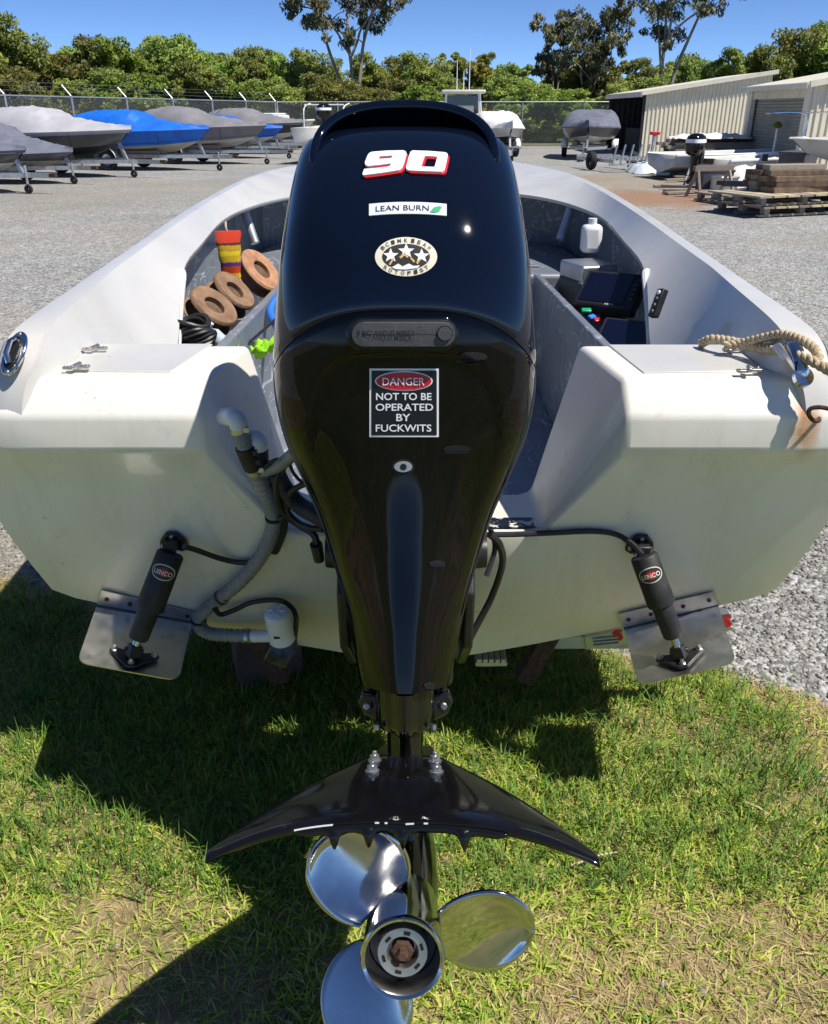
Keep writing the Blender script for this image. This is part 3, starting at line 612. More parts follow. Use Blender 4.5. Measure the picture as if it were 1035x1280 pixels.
# stern gelcoat with waterline yellowing, boosted to paint in warm ground bounce, and the rust run under the hook
hookP = at(1016, 518, Y=1.652)
def stern_mat():
    m = mat('gelcoat_stern', (.82, .79, .715), .33, col2=(.76, .725, .635), scale=4.5, lo=.35, hi=.75, coat=.25, rvar=.08, bump=.035, bscale=13, dirt=(.56, .5, .38), dscale=6, dlo=.68, dhi=.92)
    N = m.node_tree.nodes; L = m.node_tree.links; b = N[m['b']]
    tc = N.new('ShaderNodeTexCoord'); sx = N.new('ShaderNodeSeparateXYZ'); L.new(tc.outputs['Object'], sx.inputs[0])
    def rng(o, a, z, ta=0, tz=1):
        r = N.new('ShaderNodeMapRange'); r.inputs['From Min'].default_value = a; r.inputs['From Max'].default_value = z; r.inputs['To Min'].default_value = ta; r.inputs['To Max'].default_value = tz; L.new(o, r.inputs[0]); return r.outputs[0]
    def math_(op, a, b_):
        x = N.new('ShaderNodeMath'); x.operation = op
        for i, v in enumerate((a, b_)):
            if isinstance(v, (int, float)): x.inputs[i].default_value = v
            else: L.new(v, x.inputs[i])
        return x.outputs[0]
    def mixc(f, col):
        x = N.new('ShaderNodeMix'); x.data_type = 'RGBA'; L.new(f, x.inputs['Factor']); L.new(b.inputs['Base Color'].links[0].from_socket, x.inputs[6]); x.inputs[7].default_value = (*col, 1); L.new(x.outputs[2], b.inputs['Base Color'])
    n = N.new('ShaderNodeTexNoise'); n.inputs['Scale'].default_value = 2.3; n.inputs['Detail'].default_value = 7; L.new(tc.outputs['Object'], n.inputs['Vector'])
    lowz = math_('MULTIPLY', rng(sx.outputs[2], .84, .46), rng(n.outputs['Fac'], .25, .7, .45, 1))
    mixc(math_('MULTIPLY', lowz, .95), (.72, .62, .38))  # low yellow stain, strengthened to carry warm light off the ground
    # brown scuffs along the waterline
    n2 = N.new('ShaderNodeTexNoise'); n2.inputs['Scale'].default_value = 9; n2.inputs['Detail'].default_value = 8; n2.inputs['Roughness'].default_value = .7
    mp = N.new('ShaderNodeMapping'); mp.inputs['Scale'].default_value = (.45, 1, 1.6); L.new(tc.outputs['Object'], mp.inputs[0]); L.new(mp.outputs[0], n2.inputs['Vector'])
    mixc(math_('MULTIPLY', math_('MULTIPLY', rng(n2.outputs['Fac'], .60, .72), rng(sx.outputs[2], .72, .5)), .55), (.38, .24, .09))
    # faint grey runs down the moulding
    n7 = N.new('ShaderNodeTexNoise'); n7.inputs['Scale'].default_value = 3; n7.inputs['Detail'].default_value = 8; n7.inputs['Roughness'].default_value = .7
    mp7 = N.new('ShaderNodeMapping'); mp7.inputs['Scale'].default_value = (7, 2, .8); L.new(tc.outputs['Object'], mp7.inputs[0]); L.new(mp7.outputs[0], n7.inputs['Vector'])
    mixc(math_('MULTIPLY', rng(n7.outputs['Fac'], .52, .7), .22), (.45, .42, .35))
    n8 = N.new('ShaderNodeTexNoise'); n8.inputs['Scale'].default_value = 5; n8.inputs['Detail'].default_value = 10; n8.inputs['Roughness'].default_value = .8; n8.inputs['Distortion'].default_value = 1.5; L.new(tc.outputs['Object'], n8.inputs['Vector'])
    mixc(math_('MULTIPLY', rng(n8.outputs['Fac'], .6, .66), .25), (.4, .36, .29))
    # black specks
    n5 = N.new('ShaderNodeTexNoise'); n5.inputs['Scale'].default_value = 60; n5.inputs['Detail'].default_value = 3; L.new(tc.outputs['Object'], n5.inputs['Vector'])
    mixc(math_('MULTIPLY', rng(n5.outputs['Fac'], .735, .76), .6), (.2, .17, .12))
    # rust run
    wob = N.new('ShaderNodeTexNoise'); wob.inputs['Scale'].default_value = 14; wob.inputs['Detail'].default_value = 6; L.new(tc.outputs['Object'], wob.inputs['Vector'])
    dx = math_('SUBTRACT', sx.outputs[0], hookP.x+.004); dx = math_('ADD', dx, math_('MULTIPLY', math_('SUBTRACT', wob.outputs['Fac'], .5), .07)); dx = math_('ABSOLUTE', dx, 0)
    f = math_('MULTIPLY', rng(dx, .005, .036, 1, 0), math_('MULTIPLY', rng(sx.outputs[2], hookP.z-.13, hookP.z-.05), rng(sx.outputs[2], hookP.z+.03, hookP.z-.0)))
    f = math_('MULTIPLY', f, rng(wob.outputs['Fac'], .28, .6, .25, 1))
    mixc(f, (.5, .2, .04))
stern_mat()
# ---- stern moulding
def zb(x): return .28+.252*(min(1, abs(x)/.895))**1.25
def rake(z): return 1.70+.252*(.94-z)
def col_block(x, xo=None):
    pr = [(2.0, .6), (2.0, 1.08), (1.985, 1.10), (1.715, 1.10), (1.664, 1.032), (1.664, .955), (1.674, .944)]
    P = [(x, y, z) for y, z in pr]
    for k in range(1, 6):
        z = lerp(.94, zb(x), k/5); P.append((x, rake(z), z))
    return P
def edge_block(s):  # inner edge of a block: x varies down the profile
    pr = [(.36, 2.0, .6), (.392, 2.0, 1.08), (.395, 1.985, 1.10), (.436, 1.715, 1.10), (.44, 1.664, 1.032), (.443, 1.664, .955), (.447, 1.674, .944)]
    P = [(s*x, y, z) for x, y, z in pr]
    xs_ = (.39, .345, .32, .31, .30)
    for k in range(1, 6):
        x = xs_[k-1]; z = lerp(.94, zb(x), [.2, .36, .55, .78, 1][k-1]); P.append((s*x, rake(z), z))
    return P
def col_well(x, lift=0):
    pr = [(2.0, .6), (2.0, .70+lift), (1.985, .715+lift), (1.82, .715+lift), (1.785, .72+lift), (1.764, .718+lift), (1.761, .70+lift)]
    P = [(x, y, z) for y, z in pr]
    for k in range(1, 6):
        z = lerp(.70+lift, zb(x), [.2, .36, .55, .78, 1][k-1]); P.append((x, rake(z), z))
    return P
def col_outer(s):
    pr = [(.93, 2.0, .6), (.87, 2.0, 1.08), (.865, 1.985, 1.10), (.865, 1.72, 1.10), (.895, 1.675, 1.032), (.93, 1.68, .955), (.942, 1.69, .944)]
    P = [(s*x, y, z) for x, y, z in pr]
    for k, x in enumerate((.968, .962, .945, .922, .895)):
        z = lerp(.94, .532, (k+1)/5); P.append((s*x, rake(z)+.012, z))
    return P
cols = [col_outer(-1)]+[col_block(x) for x in (-.84, -.72, -.6, -.5)]+[edge_block(-1)]+[col_well(-.30, .012), col_well(-.27), col_well(-.15), col_well(0), col_well(.15), col_well(.27), col_well(.30, .012)]+[edge_block(1)]+[col_block(x) for x in (.5, .6, .72, .84)]+[col_outer(1)]
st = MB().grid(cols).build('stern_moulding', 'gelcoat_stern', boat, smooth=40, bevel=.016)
# ---- gunwale, coaming and foredeck
OUT = [(.86, 1.672, 1.025), (.858, 1.69, 1.085), (.855, 1.735, 1.145), (.857, 1.83, 1.18), (.87, 2.2, 1.195), (.88, 2.45, 1.203), (.89, 2.82, 1.217), (.905, 3.3, 1.235), (.915, 3.9, 1.255), (.905, 4.5, 1.275), (.87, 4.95, 1.29), (.80, 5.35, 1.30), (.62, 5.8, 1.315), (.35, 6.1, 1.325), (0, 6.22, 1.33)]
INN = [(.77, 1.70, 1.02), (.76, 1.74, 1.06), (.745, 1.80, 1.07), (.72, 1.9, 1.03), (.69, 2.2, .95), (.68, 2.4, .985), (.75, 2.82, 1.13), (.79, 3.3, 1.16), (.815, 3.85, 1.185), (.76, 4.25, 1.20), (.65, 4.55, 1.21), (.50, 4.75, 1.215), (.32, 4.86, 1.22), (.15, 4.91, 1.22), (0, 4.92, 1.22)]
so_ = spline(OUT, 5); si_ = spline(INN, 5)
for s in (-1, 1):
    rows = []
    for k, (o, i) in enumerate(zip(so_, si_)):
        d = Vector((o.x-i.x, o.y-i.y, 0)); d = d.normalized() if d.length > 1e-6 else Vector((0, 1, 0)); n = len(so_)
        # outward direction in plan
        a = so_[max(0, k-1)]; b = so_[min(n-1, k+1)]; tg = Vector((b.x-a.x, b.y-a.y, 0)).normalized(); ou = Vector((tg.y, -tg.x, 0))
        if k == n-1: ou = Vector((0, 1, 0))
        fl_ = min(1, max(0, (o.y-1.74)/.2)); sw_ = 1+.7*max(0, 1-max(0, o.y-1.75)/.7)*min(1, max(0, (o.y-1.66)/.06))
        pts = [o+ou*.05*fl_+Vector((0, 0, -.02-.11*fl_)), o+ou*.03*fl_+Vector((0, 0, -.015-.035*fl_)), o+ou*.010+Vector((0, 0, -.012)), o, o-ou*.022*sw_+Vector((0, 0, .004)), o-ou*.044*sw_+Vector((0, 0, .003))]
        q = pts[-1]
        pts += [q.lerp(i, .5)+Vector((0, 0, -.004)), i, i+Vector((0, 0, -.015))]
        rows.append([(s*p.x, p.y, p.z) for p in pts])
    MB().grid(rows).build('gunwale', 'gelcoat_clean', boat, smooth=27, solid=.006)
    # white trim along the aft edge of the cockpit opening
    e = [Vector(INN[6])+Vector((.008, .0, 0)), Vector(INN[6])+Vector((-.004, -.02, -.004)), Vector((.735, 2.7, 1.07)), Vector((.70, 2.48, .98)), Vector((.69, 2.42, .90))]
    MB().tube([(s*p.x, p.y, p.z) for p in spline(e, 4)], .012, 8).build('coaming_trim', 'white_plastic', boat)
# ---- hull shell
rows_l = []
for k, o in enumerate(so_):
    g_ = max(0, (o.y-1.7)/4.52); f = o.x/.9
    top = o+Vector((.012, 0, -.012)); sb = max(0, 1-(o.y-1.64)/.3) if o.y < 1.94 else 0
    y1 = max(o.y, 1.7); yc = max(o.y, 1.815)-.25*g_**3; yk = max(o.y, 1.87)-.55*g_**3
    side = [Vector((f*1.03+.03*f, y1, o.z-.14)) if 0 else Vector((o.x+.055*f, max(o.y, 1.68), o.z-.13)), Vector((o.x*1.0+.075*f, max(o.y, 1.72)-.02*g_, lerp(o.z, .6, .5))), Vector((f*.96*(1-.25*g_**2), max(o.y, 1.765)-.1*g_**2, .73+.25*g_**3)), Vector((f*.893*(1-.4*g_**2), yc, .532+.4*g_**3)), Vector((f*.45*(1-.5*g_**2), (yc+yk)/2, (.415)+.55*g_**4)), Vector((0, yk, .298+.75*g_**5))]
    side = [Vector((p.x, max(p.y, rake(p.z)+.035), p.z)) for p in side]; top.y = max(top.y, 1.70)
    rows_l.append([top]+side)
full = [[(-p.x, p.y, p.z) for p in r]+[(p.x, p.y, p.z) for p in reversed(r[:-1])] for r in rows_l]
MB().grid(full).build('hull', 'gelcoat', boat, smooth=40)
# ---- interior
for s in (-1, 1):
    rows = []
    for k in range(26):
        y = lerp(2.0, 4.93, k/25); ox = interp(y, [p.y for p in so_], [p.x for p in so_])-.045; oz = interp(y, [p.y for p in so_], [p.z for p in so_])-.03
        zf = .5; rows.append([(s*ox, y, oz), (s*(ox+.005), y, oz-.2), (s*ox, y, .8), (s*(ox-.12), y, .55), (s*(ox-.2), y, zf)])
    MB().grid(rows).build('inner_side_wall', 'liner', boat, smooth=40)
    # side pocket panel
    MB().slab([(s*.53, 2.01, .5), (s*.545, 3.96, .5), (s*.545, 3.96, .935), (s*.53, 2.01, 1.02)], (s, 0, 0), .03).build('side_pocket_panel', 'liner', boat, smooth=30, bevel=.008)
    MB().slab([(s*.56, 2.01, .72), (s*.86, 2.01, .72), (s*.86, 3.96, .72), (s*.57, 3.96, .72)], (0, 0, 1), .02).build('side_shelf', 'liner', boat, smooth=0)
MB().slab([(-.8, 2.01, .48), (.8, 2.01, .48), (.8, 4.0, .48), (-.8, 4.0, .48)], (0, 0, 1), .02).build('cockpit_floor', 'liner', boat, smooth=0)
dk = [(-.85, 3.97), (.85, 3.97), (.86, 4.4), (.8, 4.9), (.7, 5.2), (.5, 5.5), (-.5, 5.5), (-.7, 5.2), (-.8, 4.9), (-.86, 4.4)]
MB().prism(dk, .45, Matrix.Translation((0, 0, .48))).build('bow_casting_deck', 'liner', boat, smooth=30, bevel=.02)
MB().grid([[(x, 4.9+.4*(1-(x/.85)**2), z) for x in np.linspace(-.92, .92, 19)] for z in (.9, 1.23)]).build('bow_wall', 'liner', boat, smooth=60)
MB().slab([(-.6, 4.15, .931), (.6, 4.15, .931), (.52, 4.7, .931), (-.52, 4.7, .931)], (0, 0, 1), .008).build('deck_hatch', 'liner', boat, smooth=30, bevel=.004)
for (px, py) in ((344, 286), (690, 291)):
    MB().lathe([(.0, .004), (.03, .004), (.036, 0)], Matrix.Translation(at(px, py, Z=.941)), 20).build('hatch_latch', 'black_plastic', boat)
for a, b in (((302, 254), (319, 304)), ((716, 254), (700, 300))):
    MB().tube([at(*a, Y=4.36), at(*b, Y=4.3)], .022, 12).build('deck_support_tube', 'galv', boat)
# inner console lump on the middle of the bow deck left bright side
# ---- hatch lids on the two stern boxes with latches
for s, poly, hg in ((-1, [(82, 466), (214, 467), (266, 432), (116, 432)], ((118, 436), (95, 459))), (1, [(804, 468), (952, 466), (922, 433), (760, 433)], ((917, 437), (936, 463)))):
    lid = MB().slab([at(x, y, Z=1.0985) for x, y in poly], (0, 0, 1), .005).build('hatch_lid', 'gelcoat_clean', boat, smooth=30, bevel=.004)
    for (x, y) in hg:
        p = at(x, y, Z=1.112); mb = MB().box(p+Vector((.014, .004, .0)), (.026, .013, .006)).box(p+Vector((-.014, -.004, 0)), (.024, .013, .006))
        mb.cyl(p+Vector((-.004, -.016, .004)), p+Vector((.004, .016, .004)), .005, n=8)
        for dx, dy in ((.021, .006), (-.02, -.006)): mb.ball(p+Vector((dx, dy, .004)), .003, 6, 4)
        sub(mb.build('latch', 'steel_dull', boat, smooth=30, bevel=.001), lid)
# ---- flush pull-up cleat (left) and cleat (right)
c0 = at(25, 447, Y=1.725)
nrm = Vector((-.35, -.62, .7)).normalized(); ax = Vector((.12, .72, .70)); ax = (ax-nrm*ax.dot(nrm)).normalized(); sd_ = nrm.cross(ax)
Rc = Matrix((sd_, ax, nrm)).transposed().to_4x4(); Mc = Matrix.Translation(c0+nrm*.012) @ Rc
cl = MB().prism([(.029*cos(a), (.052 if 1 else 0)*sin(a)) for a in np.linspace(0, 2*pi, 36, endpoint=False)], .007, Mc).build('flush_cleat', 'chrome', boat, smooth=30, bevel=.002)
sub(MB().prism([(.019*cos(a), .038*sin(a)) for a in np.linspace(0, 2*pi, 32, endpoint=False)], .003, Mc @ Matrix.Translation((0, 0, .006))).build('recess', 'black_plastic', boat), cl)
sub(MB().tube([Mc @ Vector((-.004, -.028, .012)), Mc @ Vector((0, -.012, .022)), Mc @ Vector((0, .018, .022)), Mc @ Vector((0.003, .03, .012))], .006, 10).build('cleat_bar', 'chrome', boat), cl)
for e in (-1, 1): sub(MB().lathe([(0, .003), (.004, .002), (.005, 0)], Mc @ Matrix.Translation((0, e*.045, .007)), 10).build('screw', 'steel_dull', boat), cl)
P1, P2, P3 = at(985, 428, Y=1.75), at(988, 440, Y=1.72), at(1002, 473, Y=1.672)
cr = MB().tube(spline([P1+Vector((0, 0, -.01)), P2+Vector((.004, -.004, .008)), (P2+P3)/2+Vector((0, -.01, .008)), P3], 5), [.010+.006*sin(pi*k/15)+.004*(k > 11) for k in range(16)], 10).build('cleat', 'chrome', boat)
sub(MB().lathe([(.0, .004), (.02, .003), (.022, -.006)], Matrix.Translation(P3+Vector((0, -.008, .006))) @ Vector((.1, -.8, .55)).to_track_quat('Z', 'Y').to_matrix().to_4x4(), 16).build('cleat_foot', 'chrome', boat), cr)
sub(MB().tube(spline([at(972, 433, Y=1.74)+Vector((0, 0, .0)), at(982, 447, Y=1.70), at(992, 462, Y=1.68), P3], 5), .009, 8).build('cleat_side', 'steel_dull', boat), cr)
# ---- rusted hook with its run of rust
hk = [at(1052, 514, Y=1.60), at(1036, 511, Y=1.612), at(1024, 509, Y=1.62), at(1013, 511, Y=1.625), at(1011, 518, Y=1.625), at(1016, 525, Y=1.63), at(1023, 526, Y=1.645), at(1024, 523, Y=1.665)]
MB().tube(spline(hk, 5), .0045, 8).build('hook', 'rust', boat)
# ---- switch panel on the inner coaming
pc = at(826, 381, Y=2.36); pc.x -= .0
spn = Vector((-.86, -.25, .42)).normalized(); su = Vector((.1, .25, .9)); su = (su-spn*su.dot(spn)).normalized(); sr = su.cross(spn)
Ms = Matrix.Translation(pc) @ Matrix((sr, su, spn)).transposed().to_4x4()
sw = MB().prism([(-.014, -.04), (.014, -.04), (.014, .04), (-.014, .04)], .02, Ms).build('switch_panel', 'black_plastic', boat, smooth=30, bevel=.003)
for k in range(4): sub(MB().lathe([(0, .006), (.006, .005), (.007, 0)], Ms @ Matrix.Translation((0, -.027+.018*k, .02)), 10).build('switch_button', 'white_plastic' if k == 3 else 'dark_grey_plastic', boat), sw)
# ---- worn sticker on the lip of the motor well
stc = [at(617, 662, Z=.719), at(673, 655, Z=.724), at(666, 642, Z=.722), at(614, 644, Z=.718)]
m = mat('worn_sticker', (.006, .006, .007), .4, col2=(.62, .6, .55), scale=38, lo=.5, hi=.53)
MB().slab([(.125, 1.772, .7235), (.29, 1.772, .7235), (.285, 1.835, .718), (.125, 1.835, .718)], (0, 0, 1), .002).build('worn_sticker', 'worn_sticker', boat, smooth=0)

# ---- trim tabs
def plane_hit(px, py, a, b, c, off=0):
    n = (b-a).cross(c-a).normalized(); n = n if n.y < 0 else -n
    d = ray(px, py); o = Vector((0, 0, H)); t = (a+n*off-o).dot(n)/d.dot(n); return o+d*t, n
def letters(body, w, h, Mx, m, name, parent, bold=0, th=.0006):
    P, F = text2d(body, w, h, bold=bold); return MB().add([Mx @ Vector((x, y, th)) for x, y in P], F).build(name, m, parent, smooth=0, recalc=False)
def trim_tab(s, hl, hr, fl0, fl1, tr_, tl_, brk, b0, b1, b2, foot):
    """hl,hr hinge ends px; fl0,fl1 flange top px; tr_,tl_ trailing corners px"""
    A, B = tp(*hl, .006), tp(*hr, .006); U0, U1 = tp(*fl0, .006), tp(*fl1, .006)
    D = Vector((0, -.225, -.045)); dA = at(*tl_, t=(A-Vector((0, 0, H))+D).length/ray(*tl_).length*.995); dB = at(*tr_, t=(B-Vector((0, 0, H))+D).length/ray(*tr_).length*.995)
    n = (B-A).cross(dA-A).normalized(); n = n if n.z > 0 else -n
    dB = dB-n*(dB-A).dot(n)
    # plate outline with rounded trailing corners
    def rnd(p, q, r_, rad): u = (p-q).normalized()*rad; v = (r_-q).normalized()*rad; return [q+u*(1-t)**2+v*t**2 for t in np.linspace(0, 1, 7)]
    out = [A, B]+rnd(B, dB, dA, .03)+rnd(dB, dA, A, .03)
    tab = MB().slab(out, n, .003).build('trim_tab', 'steel_dull', boat, smooth=30)
    # side lip folded down
    fn = Vector((0, -.97, -.24)); fn.normalize()
    sub(MB().slab([U0, U1, B, A], fn, .003).build('hinge_flange', 'steel_dull', boat, smooth=0), tab)
    sub(MB().tube([A+n*.003, B+n*.003], .006, 8).build('hinge_pin', 'black_plastic', boat), tab)
    for k in (.08, .32, .66, .93):
        p = (U0.lerp(U1, k)).lerp(A.lerp(B, k), .45)+fn*.004
        sub(MB().lathe([(0, .004), (.004, .003), (.006, 0)], Matrix.Translation(p) @ fn.to_track_quat('Z', 'Y').to_matrix().to_4x4(), 8).build('rivet', 'black_plastic', boat), tab)
    F0, _ = plane_hit(*foot, A, B, dA, .004); Fp = F0+n*.004
    # mounting foot: rounded triangle with three bolts
    e1 = (B-A).normalized(); e2 = n.cross(e1)
    if e2.y > 0: e2 = -e2
    Mf = Matrix.Translation(Fp) @ Matrix((e1, -e2 if n.dot(e1.cross(-e2)) > 0 else e2, n)).transposed().to_4x4()
    tri = [(-.058, .012), (-.05, .024), (0, .012), (.05, .024), (.058, .012), (.01, -.034), (-.01, -.034)]
    sg = 1 if (Mf.to_3x3() @ Vector((0, 1, 0))).y > 0 else -1
    ft = MB().prism([(x, y*sg) for x, y in tri], .009, Mf).build('actuator_foot', 'black_plastic', boat, smooth=30, bevel=.003); sub(ft, tab)
    for x, y in ((-.046, .013), (.046, .013), (0, -.022)):
        sub(MB().lathe([(0, .012), (.004, .011), (.0055, .006), (.0055, .002), (.008, 0)], Mf @ Matrix.Translation((x, y*sg, .009)), 8).build('bolt', 'steel_dull', boat), tab)
    top = tp(*b0, .045); bot = Fp+n*.03
    ax_ = bot-top; L1 = top+ax_*b1; L2 = top+ax_*b2
    body = MB().tube([top, top+ax_*.012, top+ax_*.03, L1-ax_*.03, L1, L1+ax_*.012], [.022, .029, .0315, .0325, .031, .026], 24).build('actuator_body', 'black_rubber', boat); sub(body, tab)
    sub(MB().tube([L1, L1+ax_*.01, L2-ax_*.02, L2], [.022, .0245, .023, .02], 20).build('actuator_sleeve', 'black_rubber', boat), tab)
    sub(MB().tube([L2, bot], .009, 12).build('actuator_rod', 'stainless', boat), tab)
    sub(MB().box(bot-n*.006, (.03, .024, .03), (ax_.normalized()).to_track_quat('Z', 'X').to_matrix()).cyl(bot-e1*.022-n*.004, bot+e1*.022-n*.004, .006, n=8).build('clevis', 'black_plastic', boat, smooth=30, bevel=.003), tab)
    # upper bracket on the transom
    bp = tp(*brk, .004); Mb = Matrix.Translation(bp) @ fn.to_track_quat('Z', 'Y').to_matrix().to_4x4()
    poly = [(-.034, -.022), (-.03, .0), (-.012, .024), (.012, .024), (.03, 0), (.034, -.022), (.02, -.032), (-.02, -.032)]
    Mb2 = Matrix.Translation(bp) @ Matrix((Vector((1, 0, 0)), fn.cross(Vector((1, 0, 0))), fn)).transposed().to_4x4()
    sub(MB().prism(poly, .012, Mb2).box(bp+fn*.028+Vector((0, 0, -.006)), (.03, .04, .04)).build('actuator_bracket', 'black_plastic', boat, smooth=30, bevel=.004), tab)
    for x, y in ((-.024, -.012), (.024, -.012), (0, .014)):
        sub(MB().lathe([(0, .006), (.004, .005), (.006, 0)], Mb2 @ Matrix.Translation((x, y, .012)), 8).build('bolt', 'steel_dull', boat), tab)
    sub(MB().tube([top+e1*-.02-ax_*.01, top+e1*.02-ax_*.01], .005, 8).build('bracket_pin', 'steel_dull', boat), tab)
    # oval maker's badge wrapped on the body
    az = ax_.normalized(); vw = (Vector((0, 0, H))-(top+ax_*.17)); vw = (vw-az*vw.dot(az)).normalized(); sx_ = az.cross(vw)
    if sx_.x < 0: sx_ = -sx_
    c_ = top+ax_*.18
    def wrap(x, y, o):
        a = x/.0325; return c_-az*y+(vw*cos(a)+sx_*sin(a))*(.0322+o)
    def badge(P, F, o, mm, nm, par=None):
        q = MB().add([wrap(x, y, o) for x, y in P], F).build(nm, mm, boat, smooth=0, recalc=False); sub(q, tab); return q
    def disc(rx, ry):
        P = [(0, 0)]; F = []
        for rr in (.5, 1):
            P += [(rx*rr*cos(a), ry*rr*sin(a)) for a in np.linspace(0, 2*pi, 32, endpoint=False)]
        F = [(0, 1+k, 1+(k+1) % 32) for k in range(32)]+[(1+k, 33+k, 33+(k+1) % 32, 1+(k+1) % 32) for k in range(32)]; return P, F
    badge(*disc(.029, .0185), .0008, 'cream_print', 'badge_rim'); badge(*disc(.0265, .0162), .0013, 'dark_print', 'badge')
    badge(*disc(.0115, .0085), .0018, 'red_paint', 'badge_emblem')
    badge(*text2d('LENCO', .042, .0105, 0, -.001, bold=.02), .0022, 'cream_print', 'badge_lettering')
    return tab, wrap
tabL, wl = trim_tab(-1, (121, 757), (240, 778), (127, 737), (245, 765), (223, 853), (96, 829), (217, 673), (214, 690), .58, .9, (166, 825))
tabR, wr = trim_tab(1, (780, 786), (898, 757), (773, 767), (892, 739), (921, 829), (798, 858), (800, 676), (804, 693), .52, .86, (852, 826))

# ---- bilge hose, pump, fittings and cables on the transom
hs = [tp(297, 529, .05), tp(303, 548, .055), tp(313, 575, .055), tp(330, 612, .045), tp(341, 640, .04), tp(340, 665, .036), tp(325, 697, .034), tp(300, 727, .032), tp(270, 752, .032), tp(252, 767, .036), tp(249, 781, .04), tp(260, 791, .045), tp(285, 794, .05), tp(322, 795, .055)]
path = spline(hs, 22); rr = [.0165+.0011*(1 if (k//2) % 2 else -1) for k in range(len(path))]
hose = MB().tube(path, rr, 14).build('bilge_hose', 'hose', boat, smooth=60)
def clampring(k, rad, m, name, wd=.008):
    i = min(len(path)-2, int(k*(len(path)-1))); d = (path[i+1]-path[i-1]).normalized()
    q = MB().tube([path[i]-d*wd/2, path[i]+d*wd/2], rad, 14)
    q.box(path[i]+Vector((.016, -.012, .004)), (.012, .01, .01)); return sub(q.build(name, m, boat, smooth=30), hose)
for k in (.33, .6, .74): clampring(k, .0195, 'black_plastic', 'cable_tie', .006)
for k in (.04, .18, .97): clampring(k, .0195, 'steel_dull', 'hose_clamp', .01)
for k in (.13, .16): clampring(k, .021, 'black_rubber', 'rubber_coupling', .03)
# skin fitting + elbows
e0 = [at(284, 518, Y=1.72), at(291, 522, Y=1.69), tp(297, 529, .05)]
el = MB().tube(spline([tp(281, 520, -.02), tp(288, 521, .03), tp(296, 524, .05), tp(299, 533, .052)], 4), .0195, 14).build('hose_elbow', 'white_plastic', boat)
MB().tube(spline([tp(306, 549, .0), tp(316, 549, .03), tp(322, 553, .04), tp(322, 563, .042)], 4), .021, 14).build('hose_elbow', 'white_plastic', boat)
MB().tube([tp(322, 560, .042), tp(323, 575, .044), tp(324, 582, .044)], .022, 12).build('rubber_coupling', 'black_rubber', boat)
MB().tube(spline([tp(324, 590, .05), tp(340, 586, .06), tp(352, 580, .08), tp(366, 568, .12), tp(374, 560, .14)], 12), [.013+.0008*(k % 2) for k in range(49)], 12).build('tell_tale_hose', 'hose', boat)
# pump
pa, pb = tp(346, 766, .075), tp(356, 812, .075); pz = (pb-pa).normalized(); Mp = Matrix.Translation(pa) @ pz.to_track_quat('Z', 'Y').to_matrix().to_4x4(); pl = (pb-pa).length
pump = MB().lathe([(.0, -.006), (.024, -.006), (.029, -.002), (.031, .006), (.0315, pl*.66), (.033, pl*.68)], Mp, 28).build('bilge_pump', 'white_plastic', boat, smooth=40)
sub(MB().lathe([(.033, pl*.68), (.035, pl*.7), (.034, pl*.95), (.028, pl), (0, pl)], Mp, 28).build('pump_base', 'blue_plastic', boat, smooth=40), pump)
sub(MB().tube([tp(316, 795, .06), tp(340, 795, .072)], .016, 14).build('pump_outlet', 'white_plastic', boat), pump)
for k in range(6): sub(MB().box(Mp @ Vector((.014*cos(k*1.05), .014*sin(k*1.05), -.008)), (.012, .004, .005), Mp.to_3x3() @ Matrix.Rotation(k*1.05, 3, 'Z')).build('pump_rib', 'white_plastic', boat, smooth=0), pump)
sub(MB().slab([tp(331, 822, .02), tp(358, 832, .02), tp(368, 808, .02), tp(342, 800, .02)], (0, -1, -.2), .012).build('pump_bracket', 'steel_dull', boat, smooth=0), pump)
sub(MB().box(tp(346, 797, .107), (.014, .003, .006)).build('pump_label', 'black_print', boat, smooth=0), pump)
def cable(pts, r, name='cable', m='black_plastic', n=6): return MB().tube(spline(pts, n), r, 8).build(name, m, boat)
cable([tp(230, 683, .07), tp(247, 688, .05), tp(275, 698, .02), tp(300, 703, .012), tp(322, 700, .02), tp(333, 690, .025)], .0065)
cable([tp(268, 760, .05), tp(276, 768, .03), tp(292, 763, .02), tp(315, 753, .015), tp(345, 750, .02), tp(362, 757, .04), tp(370, 772, .06), tp(368, 800, .07)], .0065)
cable([tp(338, 600, .03), tp(350, 630, .028), tp(352, 660, .025), tp(342, 688, .02)], .014, 'black_hose', 'black_rubber')
cd_ = spline([tp(345, 590, .05), tp(357, 612, .06), tp(375, 632, .08), tp(398, 645, .13), tp(415, 655, .17)], 14)
MB().tube(cd_, [.018+.0018*(k % 2) for k in range(len(cd_))], 12).build('wiring_conduit', 'black_rubber', boat, smooth=60)
cable([tp(349, 590, .06), tp(345, 610, .07), tp(352, 638, .07), tp(372, 655, .07), tp(392, 668, .09), tp(396, 685, .1)], .008, 'battery_cable')
cable([tp(398, 600, .22), tp(378, 606, .12), tp(362, 618, .08), tp(360, 640, .07), tp(378, 656, .08), tp(405, 662, .14)], .007, 'battery_cable')
cable([tp(330, 585, .07), tp(345, 575, .07), tp(356, 580, .07), tp(352, 596, .06)], .005)
cable([tp(360, 570, .09), tp(366, 590, .09), tp(380, 605, .12), tp(400, 618, .2)], .004)
MB().tube([tp(395, 680, .1), tp(399, 700, .1)], [.014, .012], 10).build('cable_plug', 'black_plastic', boat)
cable([tp(600, 668, .03), tp(640, 668, .012), tp(690, 666, .01), tp(740, 664, .01), tp(770, 668, .014), tp(790, 680, .04), tp(803, 694, .075)], .007)
